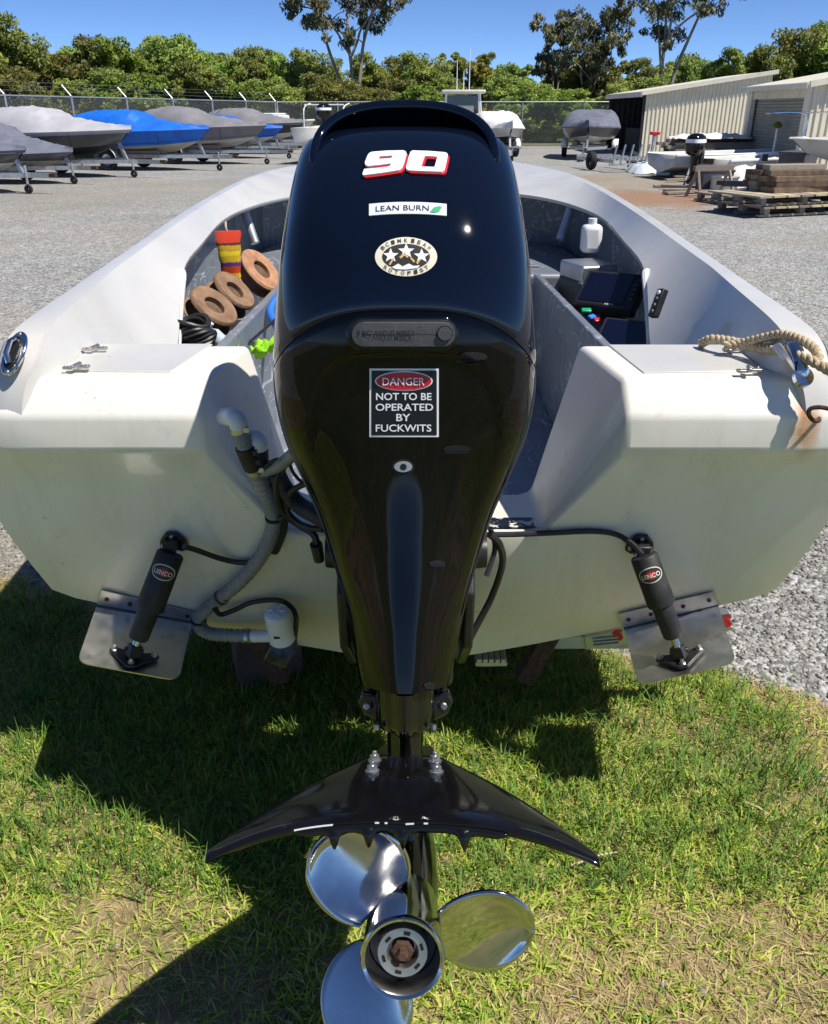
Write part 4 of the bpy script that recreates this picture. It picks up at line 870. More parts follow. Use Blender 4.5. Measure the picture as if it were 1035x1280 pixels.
cable([tp(612, 668, .06), tp(624, 680, .06), tp(628, 705, .06), tp(615, 745, .07), tp(598, 778, .09), tp(584, 805, .12)], .0085, 'steering_hose')
cable([tp(612, 660, .05), tp(617, 672, .05), tp(618, 690, .06), tp(608, 720, .1)], .006)

# ---- trailer carrying the boat
TR = thing('boat_trailer', 'low boat trailer hidden under the white fishing boat with a sign board behind its tab', 'trailer', (0, 3.4, 0), world=True)
for s in (-1, 1):
    MB().box((s*.42, 4.1, .20), (.06, 3.6, .1)).build('frame_rail', 'galv', TR, smooth=30, bevel=.006)
    # timber bunk leaning along the hull bottom
    MB().slab([(s*.30, 2.2, .245), (s*.46, 2.2, .30), (s*.46, 5.0, .36), (s*.30, 5.0, .30)], (s*.3, 0, .95), .06).build('bunk', 'wood_brown', TR, smooth=0, bevel=.004)
    wh = MB().lathe([(.15, -.08), (.25, -.085), (.28, -.05), (.285, 0), (.28, .05), (.25, .085), (.15, .08)], Matrix.Translation((s*.78, 3.5, .283)) @ Matrix.Rotation(pi/2, 4, 'Y'), 28, closed=True).build('wheel', 'tyre', TR)
    sub(MB().lathe([(0, .05), (.06, .05), (.09, .02), (.15, .06), (.155, -.06), (0, -.05)], Matrix.Translation((s*.78, 3.5, .283)) @ Matrix.Rotation(s*pi/2, 4, 'Y'), 24).build('rim', 'galv', TR), wh)
for y in (2.45, 3.5, 5.2): MB().box((0, y, .19), (1.45 if y == 3.5 else .9, .06, .06)).build('cross_member', 'galv', TR, smooth=30, bevel=.005)
# ribbed aluminium keel support, rusty roller brackets, timber chock showing under the transom
sp_ = MB()
for k in range(5): sp_.box((.205+.016*k-.032, 1.93, .285-.0), (.013, .14, .012))
sp_.box((.205, 1.93, .275), (.085, .14, .012)); sp_.box((.205, 1.99, .235), (.05, .03, .1))
sp_.build('keel_support', 'alu', TR, smooth=20, bevel=.002)
for x, rz in ((.36, .4), (-.42, -.35)):
    MB().box((x, 2.0, .24), (.05, .06, .24), Matrix.Rotation(rz, 3, 'Y')).box((x+.02, 2.03, .32), (.13, .05, .07), Matrix.Rotation(-rz*.5, 3, 'Y')).build('roller_bracket', 'rust', TR, smooth=30, bevel=.005)
# sign board crossing behind the right trim tab
bA, bB = at(731, 797, Y=1.99), at(912, 767, Y=1.99); bC, bD = at(914, 788, Y=1.99), at(733, 812, Y=1.99)
brd = MB().slab([bA, bB, bC, bD], (0, 1, 0), .03).build('sign_board', 'alu', TR, smooth=0)
u_ = (bB-bA).normalized(); v_ = (bA-bD).normalized(); Mt = Matrix.Translation(at(772, 794, Y=1.985)) @ Matrix((u_, v_, Vector((0, -1, 0)))).transposed().to_4x4()
sub(letters('S', .03, .04, Mt, 'red_paint', 'lettering', TR, bold=.04), brd)
Mt2 = Matrix.Translation(at(908, 777, Y=1.985)) @ Matrix((u_, v_, Vector((0, -1, 0)))).transposed().to_4x4()
sub(letters('S', .03, .04, Mt2, 'red_paint', 'lettering', TR, bold=.04), brd)
for k in range(3): MB().box((bA.lerp(bD, .25+.25*k)).lerp(bB.lerp(bC, .25+.25*k), .14)+Vector((0, -.004, 0)), (.07, .004, .004), Matrix.Rotation(-.12, 3, 'Y')).build('board_rib', 'galv', TR, smooth=0)
for x in (.42,): MB().box((x+.2, 2.02, .25), (.5, .04, .04)).build('board_arm', 'galv', TR, smooth=0)
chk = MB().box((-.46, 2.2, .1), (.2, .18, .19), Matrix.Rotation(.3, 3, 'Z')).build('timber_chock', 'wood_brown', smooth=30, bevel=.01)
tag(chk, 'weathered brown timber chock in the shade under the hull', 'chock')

# ---- natural fibre rope on the right cleat
def rope(pts, rad, strands=3, turns_per_m=26, name='rope', m='rope', parent=None):
    path_ = spline(pts, 14); mb = MB(); nrm = Vector((0, 0, 1)); L_ = 0; frames = []
    for i in range(len(path_)):
        t = (path_[min(i+1, len(path_)-1)]-path_[max(i-1, 0)]).normalized(); nrm = (nrm-t*nrm.dot(t)).normalized()
        if i: L_ += (path_[i]-path_[i-1]).length
        frames.append((path_[i], nrm.copy(), t.cross(nrm), L_))
    for k in range(strands):
        mb.tube([p+(a*cos(2*pi*(k/strands+l*turns_per_m))+b*sin(2*pi*(k/strands+l*turns_per_m)))*rad*.5 for p, a, b, l in frames], rad*.56, 7)
    return mb
rp = rope([at(876, 430, Y=1.95), at(890, 424, Y=1.92), at(915, 427, Y=1.88), at(938, 433, Y=1.85), at(962, 436, Y=1.79), at(985, 440, Y=1.72), at(1008, 448, Y=1.675), at(1030, 459, Y=1.65), at(1060, 478, Y=1.62)], .011)
rp2 = rope([at(906, 432, Y=1.875), at(930, 428, Y=1.86), at(955, 422, Y=1.82), at(978, 418, Y=1.78), at(1000, 424, Y=1.73), at(1018, 436, Y=1.69), at(1024, 449, Y=1.665), at(1020, 458, Y=1.655)], .0102)
rp.add(rp2.v, rp2.f)
tag(rp.build('rope', 'rope', smooth=60), 'thick twisted natural fibre rope lying over the starboard stern cleat', 'rope')

# ================================================================== THINGS LYING IN THE BOAT
def spool(c, ax, r, lab, m_='cork'):
    Mx = Matrix.Translation(c) @ Vector(ax).to_track_quat('Z', 'Y').to_matrix().to_4x4()
    root = thing('handline_spool', lab, 'spool', c, group=None, world=True)
    f = MB().lathe([(r*.42, .03), (r*.5, .034), (r*.93, .034), (r, .026), (r, .02), (r*.8, .012), (r*.78, -.012), (r*.8, -.02), (r, -.026), (r*.93, -.034), (r*.45, -.034), (r*.42, -.03)], Mx, 40, closed=True).build('flange_ring', m_, root, smooth=40)
    sub(MB().lathe([(r*.79, .013), (r*.86, .008), (r*.86, -.008), (r*.79, -.013)], Mx, 40).build('wound_line', 'cork_dark', root), f)
spool(at(263, 389, Y=2.92), (.62, -.22, .74), .09, 'brown cork handline spool in front of its pair in the port side pocket', 'cork_brown')
spool(at(288, 369, Y=3.1), (.68, -.18, .70), .086, 'brown cork handline spool tucked behind another in the port side pocket', 'cork_brown')
spool(at(322, 342, Y=3.72), (.72, -.25, .62), .105, 'orange cork handline spool propped against the bow casting deck')
def bag_mat():
    m = mat('bag_print', (.75, .5, .02), .3); N = m.node_tree.nodes; L = m.node_tree.links; b = N[m['b']]
    tc = N.new('ShaderNodeTexCoord'); sx = N.new('ShaderNodeSeparateXYZ'); L.new(tc.outputs['Generated'], sx.inputs[0])
    n = N.new('ShaderNodeTexNoise'); n.inputs['Scale'].default_value = 11; L.new(tc.outputs['Generated'], n.inputs['Vector'])
    a = N.new('ShaderNodeMath'); a.operation = 'MULTIPLY_ADD'; a.inputs[1].default_value = .09; L.new(n.outputs['Fac'], a.inputs[0]); L.new(sx.outputs[2], a.inputs[2])
    cr_ = N.new('ShaderNodeValToRGB'); cr_.color_ramp.interpolation = 'CONSTANT'; e = cr_.color_ramp.elements
    e[0].position = 0; e[0].color = (.75, .45, .02, 1); e[1].position = .14; e[1].color = (.65, .08, .01, 1)
    for p, c in ((.29, (.12, .04, .22, 1)), (.38, (.6, .4, .02, 1)), (.52, (.8, .6, .03, 1)), (.62, (.55, .33, .02, 1)), (.74, (.1, .03, .02, 1)), (.8, (.7, .06, .015, 1))):
        q = e.new(p); q.color = c
    L.new(a.outputs[0], cr_.inputs[0]); L.new(cr_.outputs[0], b.inputs['Base Color'])
bag_mat()
bgc = at(287, 318, Y=3.3); rows = []
for k in range(11):
    z = .085-.17*k/10; wv = lerp(.047, .033, k/10); th = .014*sin(pi*(k+.7)/11.5)+.003
    rows.append([(bgc.x+wv*cos(a)+.002*sin(k*2), bgc.y-.0+th*sin(a)+.25*wv*cos(a), bgc.z+z) for a in np.linspace(0, 2*pi, 24, endpoint=False)])
bag = thing('snack_bag', 'red and yellow printed plastic bag hanging from the port coaming', 'bag', bgc, world=True)
mb = MB().grid(rows, cv=True); mb.f += [tuple(range(23, -1, -1)), tuple(10*24+k for k in range(24))]; mb.build('pouch', 'bag_print', bag, smooth=50)
MB().tube(spline([bgc+Vector((.0, 0, .08)), bgc+Vector((-.004, .0, .092)), bgc+Vector((-.006, .006, .105)), bgc+Vector((-.010, .03, .112))], 4), .004, 6).build('tie_string', 'rope', bag)
coil = MB()
cc = at(238, 424, Y=2.56)
for k in range(9):
    a0 = k*.7; coil.tube([cc+Vector(((.062+.01*sin(a0))*cos(a), (.05+.006*cos(a0*2))*sin(a)+.02, -.015+.008*k+.01*sin(a*2+a0))) for a in np.linspace(0, 2*pi, 26, endpoint=False)], .0075, 7, closed=True)
tag(coil.build('cable_coil', 'black_plastic'), 'coil of black cable behind the port stern box', 'cable')
bt = thing('clear_bottle', 'small clear plastic bottle with a white cap beside the black cable coil', 'bottle', at(272, 420, Y=2.75), world=True)
mat('clear_plastic', (.5, .56, .62), .15, spec=.6); Mx = Matrix.Translation(at(272, 424, Y=2.75)) @ Vector((-.5, -.2, .6)).to_track_quat('Z', 'Y').to_matrix().to_4x4()
MB().lathe([(0, -.05), (.022, -.05), (.026, -.04), (.026, .02), (.012, .04), (.011, .05)], Mx, 20).build('body', 'clear_plastic', bt)
MB().lathe([(.013, .046), (.013, .062), (0, .062)], Mx, 16).build('cap', 'white_plastic', bt)
tg_ = MB(); p = at(253, 415, Y=2.7)
tg_.tube(spline([p+Vector((-.05, 0, .03)), p+Vector((-.02, -.01, .012)), p+Vector((.0, 0, -.01)), p+Vector((.03, 0, .03))], 5), .011, 7)
tag(tg_.build('cleaning_rag', 'white_paint'), 'twisted white rag beside the cork spools', 'rag')
br = spline([at(352, 366, Y=3.2), at(342, 378, Y=3.12), at(338, 392, Y=3.05), at(346, 408, Y=2.95), at(352, 420, Y=2.86)], 6)
tag(MB().tube(br, .014, 10).build('blue_hose', 'blue_rope'), 'bright blue hose looped inside the boat beside the motor', 'hose')
g0 = at(336, 434, Y=2.62); rows = []
for k in range(9):
    rows.append([(g0.x-.05+.1*j/8+.004*sin(k*1.7+j), g0.y-.04+.08*k/8, g0.z-.01+.016*sin(j*1.3+k*.9)+.012*sin(j*.6-k*1.6)+.03*(j/8)) for j in range(9)])
tag(MB().grid(rows).build('lime_cloth', 'lime_cloth', smooth=60, solid=.006), 'crumpled lime green cloth in the well beside the motor', 'cloth')
cable([at(352, 392, Y=3.0), at(330, 412, Y=2.85), at(308, 431, Y=2.7)], .005, 'inner_cable')
# starboard: two chart screens, battery box, white jug
def screen(c, w_, h_, rz, tilt, lab):
    root = thing('fish_finder', lab, 'screen', c, world=True)
    R = Matrix.Rotation(rz, 3, 'Z') @ Matrix.Rotation(tilt, 3, 'X')
    MB().box(c, (w_, h_, .05), R).build('housing', 'black_plastic', root, smooth=30, bevel=.008)
    MB().box(Vector(c)+R @ Vector((-w_*.07, 0, .026)), (w_*.74, h_*.82, .003), R).build('display', 'navy_screen', root, smooth=0)
    for k in range(5): MB().box(Vector(c)+R @ Vector((w_*.4, h_*(.3-.14*k), .027)), (w_*.07, h_*.07, .006), R).build('key', 'dark_grey_plastic', root, smooth=30, bevel=.001)
    MB().box(Vector(c)+R @ Vector((0, -h_*.1, -.09)), (.08, .05, .14), R).build('mount', 'black_plastic', root, smooth=30, bevel=.006)
    P, F = text2d('HDS', w_*.14, h_*.05)
    MB().add([Vector(c)+R @ Vector((x+w_*.1, y-h_*.45, .0262)) for x, y in P], F).build('lettering', 'white_paint', root, smooth=0, recalc=False)
screen(at(764, 367, Y=3.08), .22, .17, -.55, .6, 'navy fish finder screen with side keys under the starboard coaming')
screen(at(790, 428, Y=2.64), .22, .16, -.5, .5, 'second navy fish finder screen lying by the starboard stern box')
jg = thing('white_jug', 'white plastic jug hanging under the starboard coaming', 'jug', at(739, 298, Y=3.7), world=True); p = at(739, 298, Y=3.7)
MB().box(p, (.085, .07, .115)).build('body', 'white_plastic', jg, smooth=40, bevel=.022)
MB().cyl(p+Vector((0, 0, .05)), p+Vector((0, 0, .08)), .018, n=14).build('cap', 'white_plastic', jg)
bx_ = at(735, 340, Y=3.55)
bb = thing('battery_box', 'grey box with dark terminals on the starboard shelf', 'box', bx_, world=True)
MB().box(bx_, (.16, .2, .08), Matrix.Rotation(.3, 3, 'Z')).build('body', 'alu', bb, smooth=40, bevel=.01); MB().box(bx_+Vector((0, -.02, -.07)), (.17, .2, .1), Matrix.Rotation(.3, 3, 'Z')).build('base', 'dark_grey_plastic', bb, smooth=40, bevel=.01)
for k, (px, py, m_, lab) in enumerate(((733, 388, 'green_print', 'small green lure packet among the clutter on the starboard shelf'), (748, 400, 'red_paint', 'small red lure packet among the clutter on the starboard shelf'), (740, 396, 'blue_rope', 'small blue lure packet among the clutter on the starboard shelf'))):
    p = at(px, py, Y=3.0); tag(MB().box(p, (.035, .02, .01), Matrix.Rotation(.4*k, 3, 'Z') @ Matrix.Rotation(.5, 3, 'X')).build('lure_packet', m_, smooth=30, bevel=.004), lab, 'packet')
# ================================================================== OUTBOARD MOTOR
TILT = radians(24); UU = Vector((0, sin(TILT), cos(TILT))); FF = Vector((0, cos(TILT), -sin(TILT))); MBASE = Vector((-.016, 1.16, .55))
def ML(x, v, u): return MBASE+Vector((x, 0, 0))+UU*u-FF*v
motor = thing('outboard_motor', 'large glossy black outboard motor tilted up on the stern of the white boat', 'outboard motor', (MBASE.x, 1.5, .0), world=True)
uS = [.10, .142, .30, .40, .53, .65, .766, .86, .94, 1.01, 1.06, 1.10, 1.13]
vS = [.030, .034, .048, .0625, .090, .127, .163, .170, .150, .114, .080, .044, .0]
from bisect import bisect
def smooth_interp(x, X, Y):
    """monotone-ish cubic"""
    i = max(0, min(len(X)-2, bisect(X, x)-1)); h = X[i+1]-X[i]; t = min(1, max(0, (x-X[i])/h))
    def sl(k):
        if k <= 0: return (Y[1]-Y[0])/(X[1]-X[0])
        if k >= len(X)-1: return (Y[-1]-Y[-2])/(X[-1]-X[-2])
        return (Y[k+1]-Y[k-1])/(X[k+1]-X[k-1])
    a, b = sl(i)*h, sl(i+1)*h
    return (2*t**3-3*t**2+1)*Y[i]+(t**3-2*t**2+t)*a+(-2*t**3+3*t**2)*Y[i+1]+(t**3-t**2)*b
def VR(u): return smooth_interp(u, uS, vS)
def DV(u): return interp(u, [.10, .3, .5, .7, .95, 1.13], [.075, .105, .135, .165, .165, .12])
def VF(u): return interp(u, [.10, .45, .7, .8, 1.05, 1.13], [-.14, -.2, -.28, -.33, -.33, -.26])
ROW = [(880, 52), (862, 55.5), (800, 66), (750, 77), (700, 91), (650, 107), (600, 128), (550, 149), (500, 160), (460, 162), (430, 161), (385, 158), (300, 149), (250, 141), (207, 131), (185, 120), (168, 106), (150, 84)]
uW = []; wW = []
for y, hp in ROW:
    a, b = .05, 1.4
    for _ in range(40):
        u = (a+b)/2; py = proj(ML(0, VR(u)-DV(u), u))[1]
        if py > y: a = u
        else: b = u
    uW.append(u); wW.append(hp*proj(ML(0, VR(u)-DV(u), u))[2]/FPX)
def WD(u): return max(.03, smooth_interp(u, uW, wW))
NEXP = 2.55
def rearc(a, u):
    a = min(1, abs(a)); c = (1-a**NEXP)**(1/NEXP); k = 1-sstep(u, .34, .66)
    if k > 0:
        rf = interp(u, [.1, .5, .7], [.24, .16, .2])
        if a < rf: p = 1-.03*(a/rf)**4
        else: p = .97*(1-((a-rf)/(1-rf))**1.2)**.78
        c = lerp(c, p, k)
    return c
def VREAR(x, u):
    w_ = WD(u); a = abs(x)/w_; vr = VR(u); v = vr-DV(u)+DV(u)*rearc(a, u)
    ua = .716-.17*(a/.8)**5
    v -= .010*sstep(ua-u, 0, .014)*(1-sstep(a, .66, .84))*sstep(u, .25, .55)
    return v
def sect(u, n=112):
    out = []; w_ = WD(u); vs_ = VR(u)-DV(u); vf = VF(u)
    for k in range(n):
        th = 2*pi*k/n; s_, c_ = sin(th), cos(th); x = w_*math.copysign(abs(s_)**(2/NEXP), s_)
        if c_ >= 0: v = VREAR(x, u)
        else: v = vs_-(vs_-vf)*abs(c_)**(2/NEXP)
        out.append((x, v))
    return out
def seam(x): return .772-.052*min(1.1, (abs(x)/.2))**3.0
NT = 112
def loft(u0, u1, n, useam=None):
    """rows; u1 or u0 may be the curved seam"""
    rows = []
    for i in range(n+1):
        t = i/n; row = []
        base_u = lerp(u0 if u0 != 'seam' else .74, u1 if u1 != 'seam' else .74, t); S_ = sect(base_u, NT)
        for k in range(NT):
            x = S_[k][0]; a0 = seam(x)+.0016 if u0 == 'seam' else u0; a1 = seam(x)-.0016 if u1 == 'seam' else u1
            u = lerp(a0, a1, t); th = 2*pi*k/NT; s_, c_ = sin(th), cos(th); w_ = WD(u)
            edge = (u1 == 'seam' and i == n) or (u0 == 'seam' and i == 0); sh = .994 if edge else 1
            xx = w_*math.copysign(abs(s_)**(2/NEXP), s_); vs_ = VR(u)-DV(u)
            v = VREAR(xx, u) if c_ >= 0 else vs_-(vs_-VF(u))*abs(c_)**(2/NEXP)
            if edge: xx *= sh; v = vs_+(v-vs_)*.99
            row.append(ML(xx, v, u))
        rows.append(row)
    return rows
rows = loft('seam', 1.115, 44)
mb = MB().grid(rows, cv=True); n0 = len(mb.v)-NT; top_c = ML(0, -.1, 1.125); mb.v.append(tuple(top_c)); mb.f += [(n0+k, n0+(k+1) % NT, n0+NT) for k in range(NT)]
cowl = mb.build('cowl', 'black_gloss', motor, smooth=45)
low = MB().grid(loft(.142, 'seam', 84), cv=True); low.f.append(tuple(range(NT-1, -1, -1)))
cover = low.build('lower_cover', 'black_cover', motor, smooth=38)
# dark core inside the seam
MB().grid([[ML(x*.96, (VR(u)-DV(u))+(v-(VR(u)-DV(u)))*.96, u-.052*(abs(x)/.2)**3) for x, v in sect(u, 60)] for u in (.752, .79)], cv=True).build('seam_gasket', 'near_black', motor)
# hood over the air intake
rows = []
for i in range(15):
    s_ = i/14; row = []
    for k in range(37):
        ph = pi*k/36; x = -(.160+.035*s_)*math.copysign(abs(cos(ph))**.8, cos(ph)); u = 1.045+.035*s_*0+(.122-.02*s_**2)*abs(sin(ph))**.75-.10*s_*(1-abs(sin(ph)))
        v = .012-.34*s_+.045*(1-abs(sin(ph))**.7)*(1-s_)
        row.append(ML(x, v, u))
    rows.append(row)
hood = MB().grid(rows).build('cowl_hood', 'black_gloss', motor, smooth=60, solid=.016)
hood.modifiers['s'].offset = -1
q = hood.modifiers.new('b', 'BEVEL'); q.width = .005; q.segments = 3; q.limit_method = 'ANGLE'; q.angle_limit = radians(50)
MB().grid([[ML(.150*cos(ph), -.07, 1.0), ML(.150*cos(ph)*1.0, -.07, 1.05+.10*abs(sin(ph))**.8)] for ph in np.linspace(0, pi, 25)]).build('intake_wall', 'near_black', motor)
MB().grid([[ML(x, -.33, .8), ML(x*.9, -.33, 1.1)] for x in np.linspace(-.15, .15, 5)]).build('front_wall', 'black_gloss2', motor)

# ---- markings follow the cowl surface
tab_u = np.linspace(.12, 1.125, 120); tab_y = np.array([proj(ML(0, VREAR(0, u), u))[1] for u in tab_u])
def surf(px, py, off=0.):
    u = float(np.interp(-py, -tab_y, tab_u)); x = 0
    for _ in range(9):
        P = ML(x, VREAR(x, u), u); a, b, dep = proj(P); x += (px-a)*dep/FPX*.95
        du = .004; b2 = proj(ML(x, VREAR(x, u+du), u+du))[1]; b = proj(ML(x, VREAR(x, u), u))[1]
        g_ = (b2-b)/du
        if abs(g_) < 50: g_ = -600
        u += max(-.03, min(.03, (py-b)/g_)); u = max(.12, min(1.125, u))
    e = .004; P = ML(x, VREAR(x, u), u); A = ML(x+e, VREAR(x+e, u), u)-ML(x-e, VREAR(x-e, u), u); B = ML(x, VREAR(x, u+e), u+e)-ML(x, VREAR(x, u-e), u-e)
    n = A.cross(B).normalized(); n = n if n.y < 0 else -n
    return P+n*off
def decal(P, F, m, name, off=.0012, parent=None, th=0):
    vs = [surf(x, y, off) for x, y in P]
    mb = MB().add(vs, F)
    if th:
        n = len(P); bs = [surf(x, y, off-th) for x, y in P]; mb.v += [tuple(b) for b in bs]; ed = {}
        for f in F:
            for i in range(len(f)):
                a, b = f[i], f[(i+1) % len(f)]; ed[(a, b)] = 1
        for a, b in list(ed):
            if (b, a) not in ed: mb.f.append((a, b, b+n, a+n))
    o = mb.build(name, m, motor, smooth=0 if not th else 30, recalc=bool(th)); 
    if parent is not None: sub(o, parent)
    return o
def T(body, w_, h_, cx, cy, **k): P, F = text2d(body, w_, h_, **k); return [(cx+x, cy-y) for x, y in P], F
def gridrect(x0, y0, x1, y1, nx=10, ny=10, f=None):
    P = [(lerp(x0, x1, i/nx), lerp(y0, y1, j/ny)) for j in range(ny+1) for i in range(nx+1)]
    if f: P = [f(*p) for p in P]
    return P, [(j*(nx+1)+i, j*(nx+1)+i+1, (j+1)*(nx+1)+i+1, (j+1)*(nx+1)+i) for j in range(ny) for i in range(nx)]
def griddisc(cx, cy, rx, ry, rings=5, n=40):
    P = [(cx, cy)]
    for r_ in range(1, rings+1): P += [(cx+rx*r_/rings*cos(2*pi*k/n), cy+ry*r_/rings*sin(2*pi*k/n)) for k in range(n)]
    F = [(0, 1+k, 1+(k+1) % n) for k in range(n)]
    for r_ in range(rings-1): F += [(1+r_*n+k, 1+(r_+1)*n+k, 1+(r_+1)*n+(k+1) % n, 1+r_*n+(k+1) % n) for k in range(n)]
    return P, F
def gridring(cx, cy, r0, r1, n=48, rings=2):
    P = []; F = []
    for i in range(rings+1):
        a = i/rings; rx, ry = lerp(r0[0], r1[0], a), lerp(r0[1], r1[1], a); P += [(cx+rx*cos(2*pi*k/n), cy+ry*sin(2*pi*k/n)) for k in range(n)]
    for i in range(rings): F += [(i*n+k, (i+1)*n+k, (i+1)*n+(k+1) % n, i*n+(k+1) % n) for k in range(n)]
    return P, F
zc = lambda x, y: (440+x/6.736, 170+y/6.736)
nine = [(172, 160), (300, 150), (430, 148), (452, 156), (460, 175), (440, 250), (424, 290), (398, 312), (250, 335), (100, 354), (93, 344), (108, 302), (200, 294), (300, 285), (322, 275), (330, 256), (230, 268), (140, 277), (118, 268), (113, 248), (135, 190), (150, 170)]
nineh = [(236, 196), (345, 190), (338, 205), (328, 213), (222, 220)]
zero = [(492, 160), (510, 149), (640, 153), (780, 164), (798, 174), (802, 190), (790, 250), (776, 308), (756, 325), (620, 320), (482, 314), (458, 304), (456, 285), (474, 215)]
zeroh = [(612, 192), (716, 200), (704, 245), (692, 286), (580, 282), (596, 235)]
def shift(l, dx, dy): return [(x+dx, y+dy) for x, y in l]
for loops, nm in (((nine, nineh), 'emblem_nine'), ((zero, zeroh), 'emblem_zero')):
    for dx, dy, m_, o_, th_, nn in ((17, 12, 'red_paint', .0035, .003, '_shadow'), (0, 0, 'white_paint', .006, .004, '')):
        P, F = poly2d(*[[zc(*p) for p in shift(l, dx, dy)] for l in loops]); decal(P, F, m_, nm+nn, o_, th=th_)
# LEAN BURN plate
arc = lambda x, y: (x, y-7*(1-((x-509.5)/48)**2)*.35+2)
lb = decal(*gridrect(461.5, 254, 558, 268.5, 24, 3, arc), 'silver_print', 'lean_burn_plate', .0022, th=.002)
P, F = T('LEAN BURN', 66, 6.6, 503, 261.5, bold=.0); decal([arc(x, y) for x, y in P], F, 'black_print', 'plate_lettering', .0032, lb)
P, F = poly2d([(537, 266), (542, 260), (548, 258), (552.5, 258.5), (549, 264.5), (543, 266.5)]); decal([arc(x, y) for x, y in P], F, 'green_print', 'plate_leaf', .0032, lb)
# oval sticker with three stars
ov = decal(*griddisc(507.6, 321.2, 38.8, 24.4, 6), 'cream_print', 'oval_sticker', .0012)
decal(*griddisc(507.6, 321.2, 29.8, 15.9, 5), 'dark_print', 'sticker_field', .0018, ov)
def star(cx, cy, r0): return [(cx+(r0 if k % 2 == 0 else r0*.42)*sin(pi*k/5)*1.12, cy-(r0 if k % 2 == 0 else r0*.42)*cos(pi*k/5)) for k in range(10)]
for cx, cy, r0 in ((488.5, 320, 9.2), (507.8, 314.5, 9.6), (527, 320.5, 9.2)):
    P, F = poly2d(star(cx, cy, r0)); decal(P, F, 'white_paint', 'sticker_star', .0024, ov)
for pts in ([(486, 331), (491, 323), (493, 324), (488, 332)], [(499, 322), (506, 316), (511, 322), (508.5, 323), (506, 320), (501, 324)], [(514, 322), (519, 327), (517, 329), (512.5, 323.5)], [(520, 329), (524, 324), (526, 325), (522, 331)]):
    P, F = poly2d(pts); decal(P, F, 'gold_print', 'sticker_bough', .0027, ov)
P, F = poly2d([(490, 334.5), (498, 330), (503, 333.5), (511, 330), (517, 333), (525, 332), (522, 335.5), (507, 337.3), (495, 336.8)]); decal(P, F, 'white_paint', 'sticker_wave', .0026, ov)
def ringtext(s, a0, a1, flip):
    Pt, Ft = [], []
    for k, ch in enumerate(s):
        a = radians(lerp(a0, a1, k/(len(s)-1))); cx, cy = 507.6+34.3*cos(a), 321.2-20.2*sin(a)
        p, f = text2d(ch, 4.3, 4.8, bold=.01); rot = (atan2(34.3*sin(a), 20.2*cos(a))-pi/2) if not flip else (atan2(34.3*sin(a), 20.2*cos(a))+pi/2)
        n = len(Pt); Pt += [(cx+x*cos(rot)-y*sin(rot), cy-(x*sin(rot)+y*cos(rot))) for x, y in p]; Ft += [tuple(i+n for i in q_) for q_ in f]
    return Pt, Ft
decal(*ringtext('BCIMKIEAW', 147, 33, False), 'dark_print', 'sticker_lettering', .0022, ov)
decal(*ringtext('ROTOPIST', 222, 318, True), 'dark_print', 'sticker_lettering', .0022, ov)
# danger sticker
dg_ = decal(*gridrect(462, 460.5, 548.3, 546, 14, 14), 'white_paint', 'danger_sticker', .0015)
decal(*gridrect(464.6, 463, 545.8, 543.6, 14, 14), 'black_print', 'sticker_field', .0022, dg_)
decal(*griddisc(504.8, 476, 36, 12.4, 5), 'white_paint', 'danger_oval_rim', .0028, dg_)
decal(*griddisc(504.8, 476, 34.4, 11.1, 5), 'red_paint', 'danger_oval', .0034, dg_)
decal(*T('DANGER', 52, 9.6, 504.5, 476.3), 'white_paint', 'sticker_lettering', .0047, dg_)
for s, w_, cx, cy in (('NOT TO BE', 69, 504.8, 495.2), ('OPERATED', 71.5, 505.5, 508.5), ('BY', 17.5, 504.2, 521.3), ('FUCKWITS', 69, 504.5, 534.5)):
    decal(*T(s, w_, 9.0, cx, cy, bold=.012), 'white_paint', 'sticker_lettering', .0033, dg_)
# latch handle in its pocket
def rrect(x, y, x0, y0, x1, y1):  # signed "inside" 0..1
    r_ = (y1-y0)/2; cx = min(max(x, x0+r_), x1-r_); cy = (y0+y1)/2; return 1-sqrt((x-cx)**2+(y-cy)**2)/r_
def pad(x0, y0, x1, y1, hgt, m, name, nx=40, ny=12, slope=0.35, parent=None, base=0.):
    r_ = (y1-y0)/2; rows = []
    n = 64; P = []; cx0, cx1, cy = x0+r_, x1-r_, (y0+y1)/2
    out = [(cx1+r_*sin(a), cy-r_*cos(a)) for a in np.linspace(0, pi, 16)]+[(cx0-r_*sin(a), cy+r_*cos(a)) for a in np.linspace(0, pi, 16)]
    mid = [(lerp((x0+x1)/2, x, 1), y) for x, y in out]
    rows = []
    for f, o_ in ((1, -.004), (1, hgt*.7), (.97, hgt*.93), (.93, hgt), (.5, hgt*1.03), (.02, hgt*1.03)):
        rows.append([surf(((min(max(x, cx0), cx1))+(x-min(max(x, cx0), cx1))*f), cy+(y-cy)*f, base+o_) for x, y in out])
    o = MB().grid(rows, cv=True).build(name, m, motor, smooth=35)
    if parent is not None: sub(o, parent)
    return o
pad(432, 396.5, 573, 437.5, .0025, 'black_gloss2', 'handle_pocket')
hd = pad(442, 402, 567, 432, .014, 'dark_grey_plastic', 'latch_handle', base=.004)
pad(436, 399.5, 571, 435.5, .0035, 'near_black', 'handle_gap', base=.001)
Pb, Fb = griddisc(554, 415.5, 9.6, 9.2, 4, 28); o = decal(Pb, Fb, 'near_black', 'handle_button_rim', .0192, hd)
Pb, Fb = griddisc(554, 415.5, 8.3, 7.9, 4, 28); o = decal(Pb, Fb, 'dark_grey_plastic', 'handle_button', .0225, hd, th=.003)
P, F = T('9 BCI AND EI MIBIDI', 68, 7, 483, 415.5, bold=.01); decal(P, F, 'black_plastic', 'handle_lettering', .0192, hd)
